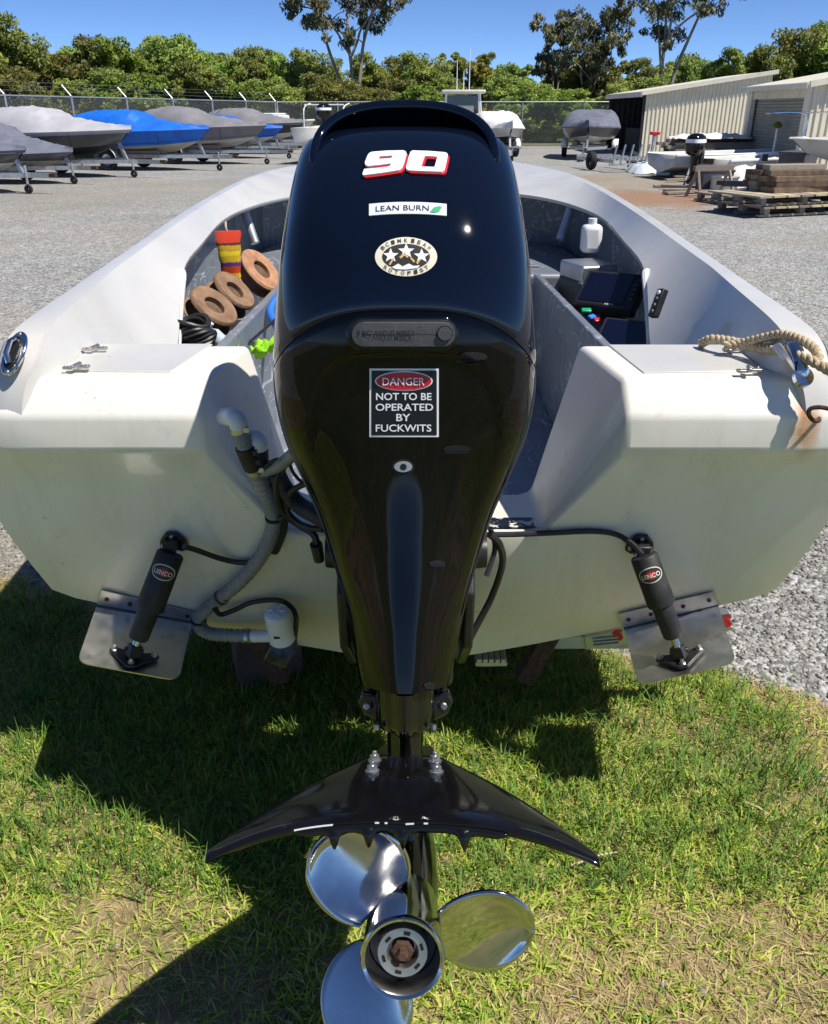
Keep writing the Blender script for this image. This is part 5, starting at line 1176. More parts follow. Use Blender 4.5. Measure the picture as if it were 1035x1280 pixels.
# drain slots and screw
def slot(cx, cy, rx, ry, d=.002):
    P, F = griddisc(cx, cy, rx, ry, 4, 26); a = decal(P, F, 'near_black', 'drain_slot', .0014)
    P, F = poly2d([(cx+rx*cos(t), cy+ry*(.55+.45*sin(t))) for t in np.linspace(0, pi, 16)]+[(cx+rx*cos(t), cy+ry*(.55-.05*sin(t))) for t in np.linspace(pi, 0, 16)][1:-1]); decal(P, F, 'black_gloss2', 'slot_lip', .004, a)
slot(590, 446, 19, 6.5); slot(571, 561, 17, 5.2); slot(546, 704, 10, 4)
decal(*griddisc(504, 584, 14, 10.5, 3, 28), 'near_black', 'screw_recess', .0012)
scw = decal(*griddisc(504, 583, 11.2, 6.6, 3, 28), 'galv', 'cover_screw', .004, th=.003); decal(*griddisc(504.2, 583, 4.2, 4.0, 2, 20), 'near_black', 'screw_socket', .0046, scw)
slot(536, 856, 7, 4)

# ---- leg, brackets
def legsec(u, w_, vr, vf, ridge=0., rw=.012, n=40):
    out = []
    for k in range(n):
        th = 2*pi*k/n; x = w_*math.copysign(abs(sin(th))**.8, sin(th)); c = cos(th); v = lerp(vf, vr, .5+.5*math.copysign(abs(c)**.8, c))
        if ridge and c > 0: v += ridge*max(0, 1-(abs(x)/rw)**4)
        out.append(ML(x, v, u))
    return out
R_ = [legsec(.138, .056, .008, -.16, .026, .02), legsec(.10, .054, .004, -.16, .026, .018), legsec(.075, .052, .002, -.16, .026, .016), legsec(.062, .047, -.004, -.155, .028, .015), legsec(.058, .034, -.014, -.15, .032, .013), legsec(.0, .033, -.02, -.15, .024, .011), legsec(-.05, .03, .01, -.14, .01, .01), legsec(-.11, .026, .06, -.13)]
mb = MB().grid(R_, cv=True); mb.f.append(tuple(range(39, -1, -1))); mb.build('leg', 'black_gloss2', motor, smooth=45)
for s in (-1, 1):
    ear = MB().slab([ML(s*.05, -.05, .122), ML(s*.082, -.075, .118), ML(s*.09, -.08, .10), ML(s*.078, -.07, .078), ML(s*.05, -.05, .07)], FF, .05).build('leg_flange', 'black_gloss2', motor, smooth=30, bevel=.006)
    c_ = ML(s*.07, -.058, .098); sub(MB().lathe([(.0, .004), (.005, .004), (.007, .002), (.007, 0)], Matrix.Translation(c_) @ (-FF).to_track_quat('Z', 'Y').to_matrix().to_4x4(), 8).build('bolt', 'steel_dull', motor), ear)
    MB().tube([ML(s*.05, -.02, .075), ML(s*.05, -.02, .066)], .006, 8).build('bolt', 'steel_dull', motor)
# cavitation plate
MB().slab([ML(x, v, -.004) for x, v in ((-.05, -.16), (.05, -.16), (.08, .0), (.075, .19), (.03, .21), (-.03, .21), (-.075, .19), (-.08, 0))], -UU, .008).build('cavitation_plate', 'black_gloss2', motor, smooth=30, bevel=.003)
# gearcase and skeg
Mg = Matrix.Translation(ML(0, 0, -.161)) @ Matrix((Vector((1, 0, 0)), UU, -FF)).transposed().to_4x4()
MB().lathe([(0, -.28), (.02, -.27), (.042, -.22), (.053, -.14), (.056, 0), (.056, .12), (.052, .2), (.0, .2)], Mg, 32).build('gearcase', 'black_gloss2', motor, smooth=40)
MB().add([ML(s*w_, v, u) for s in (-1, 1) for v, u, w_ in ((-.2, -.2, .008), (.12, -.2, .008), (.10, -.36, .003), (-.02, -.36, .003))], [(0, 1, 2, 3), (4, 7, 6, 5), (0, 4, 5, 1), (1, 5, 6, 2), (2, 6, 7, 3), (3, 7, 4, 0)]).build('skeg', 'black_gloss2', motor, smooth=20, bevel=.003)
# propeller
prop = None
zA = .321
HUBR = .0585
prop = MB().lathe([(.050, .15), (.054, .17), (.0565, zA-.05), (HUBR, zA-.012), (HUBR+.001, zA-.004), (HUBR-.002, zA), (HUBR-.006, zA-.002), (.049, zA-.02), (.047, .16)], Mg, 56, closed=True).build('propeller', 'stainless', motor, smooth=50)
sub(MB().lathe([(.0475, zA-.045), (.046, zA-.1), (.0, zA-.1)], Mg, 40).build('hub_bore', 'dark_grey_plastic', motor), prop)
core = MB().lathe([(.036, zA-.1), (.0365, zA-.024), (.035, zA-.018), (.023, zA-.018), (.021, zA-.022), (.0185, zA-.04), (0, zA-.04)], Mg, 36).build('hub_core', 'steel_dull', motor, smooth=40); sub(core, prop)
for k in range(6): sub(MB().box(Mg @ Vector((.028*cos(k*1.047+.3), .028*sin(k*1.047+.3), zA-.0172)), (.009, .004, .002), Mg.to_3x3() @ Matrix.Rotation(k*1.047+.3+pi/2, 3, 'Z')).build('core_slot', 'near_black', motor, smooth=0), prop)
sub(MB().lathe([(.0165, zA-.045), (.0165, zA-.022), (.012, zA-.02), (.008, zA-.02), (.008, zA-.008), (.006, zA-.006), (0, zA-.006)], Mg, 6).build('prop_nut', 'rust', motor, smooth=20), prop)
for k in range(3):
    a = k*2*pi/3+.5; sub(MB().box(Mg @ Vector((.04*cos(a), .04*sin(a), zA-.06)), (.016, .008, .05), Mg.to_3x3() @ Matrix.Rotation(a, 3, 'Z')).build('hub_spoke', 'near_black', motor, smooth=0), prop)
for kb, al in enumerate((radians(2), radians(123), radians(240))):
    er = Vector((cos(al), sin(al), 0)); et = Vector((sin(al), -cos(al), 0)); rows = []; rowsb = []
    for i in range(25):
        rc, rh = .114, .0785; th_ = lerp(-.92, 1.5, i/24); r_ = rc+rh*sin(th_); hc = .072*max(.0, cos(th_))**.82+.0008; be = atan(.2/(2*pi*r_)); ra = [];
        for j in range(17):
            c = -1+2*j/16; d = c*hc
            sw = .012*((r_-.05)/.14)**2
            z_ = zA-.075-(d*sin(be))*1.0+.022*((r_-.05)/.14)-.010*(1-c*c)*min(1, hc/.05)
            p = er*r_*(1-.05*c*c*(r_/.19)*min(1, hc/.05)**2)+et*(d*cos(be)-sw)+Vector((0, 0, z_)); ra.append(Mg @ p)
        rows.append(ra)
    sub(MB().grid(rows).build('blade', 'stainless', motor, smooth=70, solid=.005), prop)
# hydrofoil
def foil_pt(x, c):
    a = abs(x)/.278
    le = interp(a, [0, .22, .3, .6, 1], [.0, .0, .03, .13, .272]); te = .28+.006*a+.02*a**3
    te = max(te, le+.012)
    v = lerp(le, te, c); u = .012-.002*c-.038*a**2.6+.010*sin(pi*min(1, a))+.012*math.exp(-(x/.085)**2)*(1-.35*c)+.006*sin(pi*c)-.004*(c > .97)
    if x > 0: u -= .007*a
    return ML(x, v, u)
xsf = [-.278+.556*k/60 for k in range(61)]
foil = MB().grid([[foil_pt(x, c) for c in np.linspace(0, 1, 13)] for x in xsf]).build('hydrofoil', 'black_gloss2', motor, smooth=60, solid=.009)
q = foil.modifiers.new('b', 'BEVEL'); q.width = .003; q.segments = 2; q.limit_method = 'ANGLE'; q.angle_limit = radians(40)
# scalloped lip under the trailing edge
teeth = [-.098, -.049, .0, .088]
lip = []
for k in range(97):
    x = lerp(-.15, .15, k/96); d = min(abs(x-t) for t in teeth); h_ = .006+.019*max(0, 1-d/.0075)**.6 + .006*max(0, 1-d/.02)
    if abs(x) > .135: h_ = .006*max(0, (.15-abs(x))/.015)
    p = foil_pt(x, 1.0); lip.append((p-UU*.003-(-FF)*.004, p-UU*(.008+h_)-(-FF)*.004))
sub(MB().grid([[a, b] for a, b in lip]).build('foil_lip', 'black_gloss2', motor, smooth=40, solid=.006), foil)
for s in (-1, 1):
    for x, c in ((.052, .12), (.053, .34)):
        p = foil_pt(s*x, c); Mx = Matrix.Translation(p) @ UU.to_track_quat('Z', 'Y').to_matrix().to_4x4()
        sub(MB().lathe([(.012, 0), (.012, .002), (.004, .003), (.004, .016), (.003, .017), (0, .017)], Mx, 14).lathe([(.0082, .003), (.0082, .010), (.004, .011)], Mx, 6).build('bolt', 'alu', motor, smooth=30), foil)
# worn white scrape marks on the foil edge
mat('scrape', (.55, .55, .55), .6)
for x0, x1 in ((-.155, -.10), (-.04, -.034), (-.026, -.022), (.004, .016), (.03, .036)):
    P = [foil_pt(x, 1.0)-FF*.0012+UU*.0006 for x in np.linspace(x0, x1, 6)]; P2 = [p-UU*.0025-FF*.0003 for p in P]
    sub(MB().grid([P, P2]).build('scrape_mark', 'scrape', motor, smooth=0), foil)
# clamp bracket, swivel, tilt ram
for s in (-1, 1):
    MB().slab([(MBASE.x+s*.115, y, z) for y, z in ((1.752, .76), (1.80, .40), (1.74, .38), (1.62, .45), (1.46, .60), (1.44, .74), (1.52, .83), (1.66, .85), (1.80, .84), (1.86, .80), (1.86, .73), (1.77, .73))], (s, 0, 0), .022).build('clamp_bracket', 'black_plastic', motor, smooth=30, bevel=.006)
    MB().cyl((MBASE.x+s*.10, 1.55, .78), (MBASE.x+s*.165, 1.55, .78), .042, .034, 20).build('tilt_tube_end', 'black_plastic', motor)
    MB().tube([(MBASE.x+s*.07, 1.70, .48), (MBASE.x+s*.07, 1.52, .56), (MBASE.x+s*.06, 1.40, .63)], [.028, .028, .014], 14).build('tilt_ram', 'black_plastic', motor)
    MB().slab([ML(s*.062, -.07, .12), ML(s*.085, -.07, .30), ML(s*.12, -.07, .50), ML(s*.14, -.08, .56), ML(s*.14, -.22, .56), ML(s*.11, -.2, .3), ML(s*.07, -.16, .12)], (s, 0, 0), .012).build('side_shield', 'black_plastic', motor, smooth=30, bevel=.004)
MB().box((MBASE.x, 1.54, .68), (.19, .2, .34), Matrix.Rotation(-.35, 3, 'X')).build('swivel_bracket', 'black_plastic', motor, smooth=30, bevel=.015)
MB().tube([ML(0, -.1, .1), ML(0, -.18, .35), ML(0, -.2, .6)], .06, 16).build('swivel_post', 'black_plastic', motor)
# ================================================================== BACKGROUND BOATS ON TRAILERS
def mk_cols():
    for n, c, c2, r in (('cov_lightgrey', (.40, .40, .43), (.34, .34, .37), .7), ('cov_slate', (.14, .15, .2), (.10, .11, .15), .75), ('cov_blue', (.003, .14, .62), (.004, .10, .48), .6), ('cov_grey', (.2, .195, .21), (.16, .157, .17), .75),
                        ('cov_dark', (.075, .075, .09), (.055, .055, .07), .75), ('cov_white', (.72, .71, .69), (.58, .57, .55), .6), ('hull_charcoal', (.06, .06, .068), (.05, .05, .055), .3), ('hull_white', (.58, .58, .55), (.46, .45, .41), .4), ('hull_cream', (.5, .47, .38), (.42, .39, .3), .4), ('hull_blackbottom', (.012, .012, .014), (.02, .02, .02), .5)):
        mat(n, c, r, col2=c2, scale=2.5, bump=.5 if n.startswith('cov') else 0, bscale=3.5, rvar=.05)
mk_cols()
mat('glass_dark', (.02, .03, .035), .05, spec=.8)
def hull_prof(s, L, B, zk, zg):
    """half section at station s (0 stern..1 bow): gunwale, chine, keel"""
    b = B/2*(1-max(0, (s-.35)/.65)**3.2); y = -L/2+L*s
    g = Vector((max(b, .01), y, zg+.10*L/5*s**2)); f = max(0, (s-.45)/.55)**2; ch = Vector((max(b*.86*(1-.35*s**3), .005), y-.075*L*f, lerp(zk+.18, zg-.12, s**3*.6))); k = Vector((0, y-.15*L*f, zk+(zg-zk)*.35*max(0, (s-.6)/.4)**2.2))
    return g, ch, k
def covered_boat(name, label, L, B, zk, zg, peak, cov, up, lowm, peak_s=.45, back=.75, bowz=.12, skirt=.16, tail=.0, flat=False):
    root = thing(name, label, 'boat'); N_ = 22; R_ = [k/N_ for k in range(N_+1)]
    ru = []; rl = []; rc = []
    for s in R_:
        g, ch, k = hull_prof(s, L, B, zk, zg)
        ru.append([(-g.x, g.y, g.z), (-(g.x+ch.x)/2-.02, (g.y+ch.y)/2, (g.z+ch.z)/2), (-ch.x, ch.y, ch.z)]); 
        rl.append([(-ch.x, ch.y, ch.z), (-ch.x*.5, (ch.y+k.y)/2, (ch.z+k.z)/2-.02), (0, k.y, k.z), (ch.x*.5, (ch.y+k.y)/2, (ch.z+k.z)/2-.02), (ch.x, ch.y, ch.z)])
        # canvas: crown height along the boat
        hgt = peak*interp(s, [0, .06, .2, peak_s, peak_s+.13, peak_s+.16, .85, 1], [back*.6, back*.8, .93, 1, .86, .62, .26, bowz])
        ce = lerp(2.2 if not flat else 5, 3.6 if not flat else 6.5, interp(s, [0, .1, peak_s+.12, peak_s+.25], [1, 1, 1, 0]))
        row = []
        for j in range(17):
            a = -1+2*j/16; x = g.x*1.03*a
            zz = g.z+hgt*(1-abs(a)**ce)+(.02*sin(9*s*5+j*1.3)+.016*sin(j*2.1+s*31+L*7)+.012*sin(s*70+j*.6))*(1-a**4)
            row.append((x, g.y+(.04 if s == 1 else 0)-(.05 if s == 0 else 0), zz))
        q = g.lerp(ch, skirt); row = [(-q.x*1.02-.012, q.y+(.03 if s == 1 else 0), q.z)]+row+[(q.x*1.02+.012, q.y+(.03 if s == 1 else 0), q.z)]
        rc.append(row)
    h1 = MB().grid(ru).grid([[(-x, y, z) for x, y, z in r] for r in ru])
    g, ch, k = hull_prof(0, L, B, zk, zg); h1.add([(-g.x, g.y, g.z), (g.x, g.y, g.z), (ch.x, ch.y, ch.z), (k.x, k.y, k.z), (-ch.x, ch.y, ch.z)], [(0, 1, 2, 3, 4)])
    h1.build('hull_side', up, root, smooth=40)
    MB().grid(rl).build('hull_bottom', lowm, root, smooth=40)
    mb = MB().grid(rc); mb.f.append(tuple(range(len(rc[0])))); mb.build('cover', cov, root, smooth=24)
    # hem rope and tie straps
    MB().tube([Vector(r[0])+Vector((-.006, 0, .0)) for r in rc[:-1]]+[Vector((0, rc[-1][0][1]+.02, rc[-1][0][2]))]+[Vector(r[-1])+Vector((.006, 0, 0)) for r in reversed(rc[:-1])], .012, 5).build('cover_hem', cov, root)
    for sgn in (-1, 1):
        for s in (.2, .5, .75):
            g, ch, k = hull_prof(s, L, B, zk, zg); MB().tube([(sgn*(g.x*1.03), g.y, g.z-.04), (sgn*(ch.x+.04), ch.y, ch.z)], .008, 4).build('tie_strap', 'cov_dark', root)
    return root
def trailer(name, label, L, B, zk, wheel_r=.3, jockey=True, fender='galv'):
    root = thing(name, label, 'trailer'); zf = wheel_r+.1; jy = .5+.13*((len(label)*7) % 5)/4; jz = (.12, .2, .02)[len(label) % 3]
    for s in (-1, 1):
        MB().bar((s*B*.3, -L*.46, zf), (s*B*.3, L*.22, zf), .06, .09).build('frame_rail', 'galv', root, smooth=0)
        MB().bar((s*B*.3, L*.22, zf), (s*.03, L*.52, zf), .06, .09).build('drawbar_arm', 'galv', root, smooth=0)
        MB().slab([(s*B*.2, -L*.45, zf+.05), (s*B*.28, -L*.45, zf+.05), (s*B*.28, L*.2, zf+.05), (s*B*.2, L*.2, zf+.05)], (0, 0, 1), max(.06, zk-zf+.04)).build('bunk', 'wood_grey', root, smooth=0)
        W = Matrix.Translation((s*B*.44, -L*.1, wheel_r)) @ Matrix.Rotation(s*pi/2, 4, 'Y'); r = wheel_r
        wh = MB().lathe([(r*.55, -.085), (r*.9, -.09), (r*.99, -.06), (r, 0), (r*.99, .06), (r*.9, .09), (r*.55, .085)], W, 24, closed=True).build('wheel', 'tyre', root)
        rm = MB().lathe([(0, .05), (r*.2, .055), (r*.32, .03), (r*.55, .07), (r*.56, -.07), (0, -.05)], W, 20).build('rim', 'galv', root); rm.parent = wh
        arc_ = [(s*B*.44, -L*.1+(r+.06)*cos(a), r+(r+.06)*sin(a)) for a in np.linspace(.15, pi-.15, 13)]
        MB().grid([[(p[0]-.12, p[1], p[2]) for p in arc_], [(p[0]+.12, p[1], p[2]) for p in arc_]]).build('mudguard', fender, root, smooth=60, solid=.012)
    MB().bar((-B*.44, -L*.1, r), (B*.44, -L*.1, r), .06, .06).build('axle', 'galv', root, smooth=0)
    for y in (-.44, .05, .2): MB().bar((-B*.3, L*y, zf), (B*.3, L*y, zf), .05, .07).build('cross_member', 'galv', root, smooth=0)
    MB().bar((0, L*.3, zf), (0, L*.66, zf), .08, .1).build('drawbar', 'galv', root, smooth=0)
    MB().box((0, L*.67, zf+.01), (.09, .16, .08)).build('coupling', 'rust', root, smooth=0, bevel=.01)
    wp = MB().bar((0, L*.46, zf), (0, L*.42, zk+.42), .07, .07).build('winch_post', 'galv', root, smooth=0)
    MB().box((0, L*.40, zk+.40), (.12, .1, .12)).build('winch', 'black_plastic', root, smooth=0, bevel=.01)
    if jockey:
        MB().cyl((.09, L*jy, zf+jz), (.09, L*jy, .2), .028, n=8).build('jockey_stand', 'galv', root)
        MB().lathe([(.03, -.03), (.085, -.035), (.095, 0), (.085, .035), (.03, .03)], Matrix.Translation((.09, L*jy, .096)) @ Matrix.Rotation(pi/2, 4, 'Y'), 16, closed=True).build('jockey_wheel', 'tyre', root)
    return root
def place(o, x, y, rz): o.location = (x, y, 0); o.rotation_euler = (0, 0, rz)
HD = atan2(-.956, -.29)   # rotation so that +Y points along (.956,-.29)
def put(bowpx, Y, L, objs, rz=HD):
    bx = (bowpx-517.5)/1172*Y; d = Vector((-sin(rz), cos(rz)))
    for o in objs: place(o, bx-d.x*L/2, Y-d.y*L/2, rz)
SPEC = [(22, 19.6, 3.6, 1.7, .36, .80, .42, 'cov_slate', 'hull_charcoal', 'hull_white', 'blue grey covered runabout at the end of the row of covered boats', .4),
        (82, 22.3, 3.4, 1.6, .34, .66, .70, 'cov_slate', 'hull_charcoal', 'hull_cream', 'low slate blue covered runabout with a tall peaked canvas', .35),
        (160, 24.6, 5.2, 2.2, .48, 1.08, .64, 'cov_lightgrey', 'hull_charcoal', 'hull_blackbottom', 'large charcoal boat under a pale grey canvas cover', .42),
        (258, 27.6, 4.9, 2.1, .46, 1.05, .60, 'cov_blue', 'cov_blue', 'hull_cream', 'white boat under a bright blue canvas cover, larger of the blue two', .42),
        (331, 31.0, 5.0, 2.1, .5, 1.10, .66, 'cov_grey', 'cov_grey', 'hull_white', 'boat under a mid grey peaked canvas between the two blue covers', .36),
        (351, 35.0, 4.2, 1.9, .46, .98, .50, 'cov_blue', 'cov_blue', 'hull_white', 'small boat under a bright blue canvas cover half hidden by a grey one', .4),
        (381, 38.8, 4.8, 2.0, .5, 1.12, .62, 'cov_grey', 'hull_blackbottom', 'hull_white', 'dark sided boat under a grey canvas near the fence corner', .4)]
for i, (bp, Y, L, B, zk, zg, pk, cov, up, lo, lab, ps) in enumerate(SPEC):
    b = covered_boat('covered_boat', lab, L, B, zk, zg, pk, cov, up, lo, peak_s=ps, skirt=.85 if cov == up else .2)
    t = trailer('boat_trailer', 'galvanised trailer under the '+lab.split(' under ')[0].split(' at ')[0].split(' with ')[0]+(', pale grey cover' if i == 2 else ', blue cover' if i in (3, 5) else ', grey cover' if i in (4, 6) else ''), L, B, zk, .27 if L < 4 else .3, fender='white_paint' if i == 2 else 'galv')
    put(bp, Y, L, (b, t))
lbls = ['galvanised trailer of the outermost blue grey covered runabout', 'galvanised trailer under the low slate blue covered runabout', 'galvanised trailer with white mudguards under the large charcoal boat', 'galvanised trailer under the larger blue covered boat', 'galvanised trailer under the mid grey peaked canvas', 'galvanised trailer under the smaller blue covered boat', 'galvanised trailer under the dark sided boat near the fence corner']
for o, l in zip([o for o in bpy.data.objects if o.name.startswith('boat_trailer') and o is not TR and o.parent is None], lbls): o['label'] = l
# white cuddy boat behind the row
cb = thing('cabin_boat', 'white boat with a hard top cabin at the far end of the row', 'boat')
N_ = 16; ru = []; rl = []; rd = []
for s in [k/N_ for k in range(N_+1)]:
    g, ch, k = hull_prof(s, 5, 2.1, .5, 1.15); ru.append([(-g.x, g.y, g.z), (-ch.x, ch.y, ch.z), (0, k.y, k.z), (ch.x, ch.y, ch.z), (g.x, g.y, g.z)]); rd.append([(-g.x, g.y, g.z), (0, g.y, g.z+.06), (g.x, g.y, g.z)])
mb = MB().grid(ru).grid(rd); mb.f.append(tuple(range(5))); mb.build('hull', 'hull_white', cb, smooth=40)
MB().slab([(-.8, -.9, 1.14), (.8, -.9, 1.14), (.62, 1.0, 1.14), (-.62, 1.0, 1.14)], (0, -.1, 1), .34).build('cabin', 'hull_white', cb, smooth=30, bevel=.05)
MB().slab([(-.82, -.7, 1.27), (.82, -.7, 1.27), (.65, .95, 1.27), (-.65, .95, 1.27)], (0, -.08, 1), .14).build('window_band', 'glass_dark', cb, smooth=0, bevel=.02)
MB().box((0, -.1, 1.52), (1.6, 1.7, .07)).build('hard_top', 'white_paint', cb, smooth=30, bevel=.03)
put(393, 43, 5, (cb,))
ct = trailer('boat_trailer', 'galvanised trailer under the white hard top cabin boat', 5, 2.1, .5); put(393, 43, 5, (ct,))
# outboard with white rail seen beside the cowl
def small_outboard(label, s=1., band='white_paint'):
    r = thing('outboard_motor', label, 'outboard motor')
    rows = []
    for u, w_, d0, d1 in ((.62, .10, -.12, .16), (.66, .15, -.18, .24), (.76, .17, -.2, .28), (.9, .17, -.2, .28), (.98, .15, -.18, .24), (1.03, .09, -.1, .16), (1.04, .01, 0, .05)):
        rows.append([(w_*math.copysign(abs(cos(a))**.7, cos(a)), (d0+d1)/2+(d1-d0)/2*math.copysign(abs(sin(a))**.7, sin(a)), u) for a in np.linspace(0, 2*pi, 24, endpoint=False)])
    MB().grid(rows, cv=True).build('cowl', 'black_gloss2', r, smooth=50)
    MB().grid([[(w_*1.01*math.copysign(abs(cos(a))**.7, cos(a)), .04+.244*math.copysign(abs(sin(a))**.7, sin(a)), u) for a in np.linspace(-.9, pi+.9, 24)] for u, w_ in ((.86, .172), (.93, .166))]).build('cowl_stripe', band, r, smooth=50)
    MB().tube([(0, 0, .64), (0, .0, .45), (0, .02, .18), (0, .03, .1)], [.1, .085, .06, .04], 12).build('leg', 'black_gloss2', r)
    MB().box((0, .04, .24), (.2, .3, .012)).build('cavitation_plate', 'black_gloss2', r, smooth=0, bevel=.004)
    MB().lathe([(0, -.2), (.04, -.15), (.05, 0), (.045, .14), (0, .16)], Matrix.Translation((0, .05, .12)) @ Matrix.Rotation(-pi/2, 4, 'X'), 14).build('gearcase', 'black_gloss2', r)
    MB().box((0, -.14, .6), (.22, .14, .3)).build('clamp_bracket', 'black_plastic', r, smooth=0, bevel=.02)
    MB().slab([(-.006, -.08, .1), (-.006, .1, .1), (-.006, .12, .0), (-.006, .02, .0)], (1, 0, 0), .012).build('skeg', 'black_gloss2', r, smooth=0)
    return r
om = small_outboard('black outboard motor with a white stripe beside the row of covered boats'); Yq = 30.; place(om, (406-517.5)/1172*Yq, Yq, 2.2); om.location.z = .75
om.scale = (1.05, 1.05, 1.05)
tn = thing('tinny', 'small white open boat with a rail carrying a black outboard', 'boat'); ru = []
for s in [k/12 for k in range(13)]:
    g, ch, k = hull_prof(s, 4.2, 1.7, .5, 1.12); ru.append([(-g.x, g.y, g.z), (-ch.x, ch.y, ch.z), (0, k.y, k.z), (ch.x, ch.y, ch.z), (g.x, g.y, g.z)])
mb = MB().grid(ru); mb.f.append(tuple(range(5))); mb.build('hull', 'hull_white', tn, smooth=40, solid=.03)
for x in (-.7, .7): MB().tube(spline([(x, -1.2, 1.1), (x, -1.15, 1.7), (x, -.6, 1.85), (x, -.5, 1.85)], 4), .02, 6).build('rail_leg', 'white_paint', tn)
MB().tube([(-.7, -1.1, 1.82), (.7, -1.1, 1.82)], .02, 6).build('rail_bar', 'white_paint', tn)
place(tn, -2.75, 32.6, -.25); tt = trailer('boat_trailer', 'galvanised trailer under the small white open boat with the rail', 4.2, 1.7, .5); place(tt, -2.75, 32.6, -.25)
# bow-on covered boats in the middle distance
wb = covered_boat('covered_boat', 'white boat under a crumpled white cover facing the fishing boat bow first', 4.6, 1.85, .5, 1.0, .62, 'cov_white', 'hull_white', 'hull_blackbottom', peak_s=.4, flat=True, bowz=.35, skirt=.05)
wt = trailer('boat_trailer', 'galvanised trailer under the white covered boat', 4.6, 1.85, .5, fender='white_paint'); put(641, 33.6, 4.6, (wb, wt), rz=pi+.12)
gb = covered_boat('covered_boat', 'dark boat under a slate grey cover beside the open shed bay', 5.0, 2.2, .5, 1.05, .62, 'cov_slate', 'hull_charcoal', 'hull_white', peak_s=.4, flat=True, bowz=.3, skirt=.08)
gt = trailer('boat_trailer', 'galvanised trailer under the slate grey covered boat', 5.0, 2.2, .5, fender='white_paint'); put(737, 33.2, 5.0, (gb, gt), rz=pi-.22)
# centre console boat with T-top and aerials, mostly behind the cowl
cc_ = thing('console_boat', 'white centre console boat with a canopy and three tall aerials', 'boat'); ru = []
for s in [k/12 for k in range(13)]:
    g, ch, k = hull_prof(s, 5.5, 2.2, .5, 1.2); ru.append([(-g.x, g.y, g.z), (-ch.x, ch.y, ch.z), (0, k.y, k.z), (ch.x, ch.y, ch.z), (g.x, g.y, g.z)])
mb = MB().grid(ru); mb.f.append(tuple(range(5))); mb.build('hull', 'hull_white', cc_, smooth=40, solid=.04)
MB().box((0, -.2, 1.35), (.9, .8, 1.0)).build('console', 'hull_white', cc_, smooth=30, bevel=.06)
for x in (-.72, .72):
    for y in (-.7, .5): MB().tube([(x*1.05, y, 1.15), (x*.92, y*.85, 2.28)], .03, 8).build('canopy_post', 'white_paint', cc_)
MB().box((0, -.1, 1.95), (1.25, .03, .5)).build('windscreen', 'glass_dark', cc_, smooth=0)
MB().box((0, -.1, 2.33), (1.75, 1.8, .13)).build('canopy', 'hull_white', cc_, smooth=30, bevel=.05)
for x, z in ((-.28, 3.9), (-.05, 3.1), (.22, 3.5)): MB().tube([(x, -.5, 2.38), (x*1.02, -.5, z)], [.022, .012], 6).build('aerial', 'white_paint', cc_)
place(cc_, (578-517.5)/1172*38, 38, pi); c2 = trailer('boat_trailer', 'galvanised trailer under the centre console boat', 5.5, 2.2, .5); place(c2, (578-517.5)/1172*38, 38, pi)

# ================================================================== CLUTTER BY THE SHEDS
def gx(px, Y): return (px-517.5)/1172*Y
# galvanised frame / empty trailer
ef = thing('empty_trailer', 'empty galvanised trailer frame with a red topped jockey stand', 'trailer')
for s in (-.55, .55): MB().bar((s, -1.3, .3), (s, 1.2, .3), .07, .1).build('frame_rail', 'galv', ef, smooth=0)
for y in (-1.2, -.6, 0, .6, 1.15): MB().bar((-.6, y, .36), (.6, y, .36), .07, .07).build('cross_member', 'galv', ef, smooth=0)
for s in (-1, 1): MB().lathe([(.12, -.07), (.24, -.08), (.27, 0), (.24, .08), (.12, .07)], Matrix.Translation((s*.68, -.1, .27)) @ Matrix.Rotation(pi/2, 4, 'Y'), 20, closed=True).build('wheel', 'tyre', ef)
for k in range(5): MB().bar((-.62+.26*k, -1.35, .2), (-.5+.26*k, -1.35, .75), .06, .03).build('ladder_bar', 'galv', ef, smooth=0)
MB().bar((-.7, -1.35, .22), (.7, -1.35, .22), .06, .06).build('ladder_rail', 'galv', ef, smooth=0)
MB().bar((.62, -1.3, .2), (.74, -1.2, 1.0), .07, .07).build('winch_post', 'galv', ef, smooth=0); MB().box((.74, -1.2, 1.04), (.28, .12, .09)).build('winch_head', 'red_paint', ef, smooth=0, bevel=.02)
place(ef, gx(778, 27), 28, .25)
sheetm = mat('tarp_white', (.6, .66, .7), .5, col2=(.45, .5, .55), scale=3, bump=.3, bscale=5)
def tarp(label, px, Y, w_, d_, h_, m='tarp_white', seed=1, rz=0):
    r = random.Random(seed); rows = []
    for i in range(13):
        row = []
        for j in range(13):
            a, b = -1+2*i/12, -1+2*j/12; e = max(abs(a), abs(b)); z = h_*(1-e**4)*(.7+.3*sin(3.4*a+seed)*cos(2.3*b+seed))+.05*sin(9*a+seed)*sin(7*b)
            row.append((a*w_/2, b*d_/2, max(.0, z)+.01))
        rows.append(row)
    o = MB().grid(rows).build('tarpaulin', m, smooth=50); tag(o, label, 'tarpaulin'); place(o, gx(px, Y), Y, rz); return o
tarp('pale blue tarpaulin heap beside the empty trailer frame', 836, 26.5, 1.9, 1.5, .5, seed=3)
tarp('white tarpaulin draped over gear in front of the dark outboard', 938, 21.5, 1.5, 1.3, .55, 'cov_white', 5)
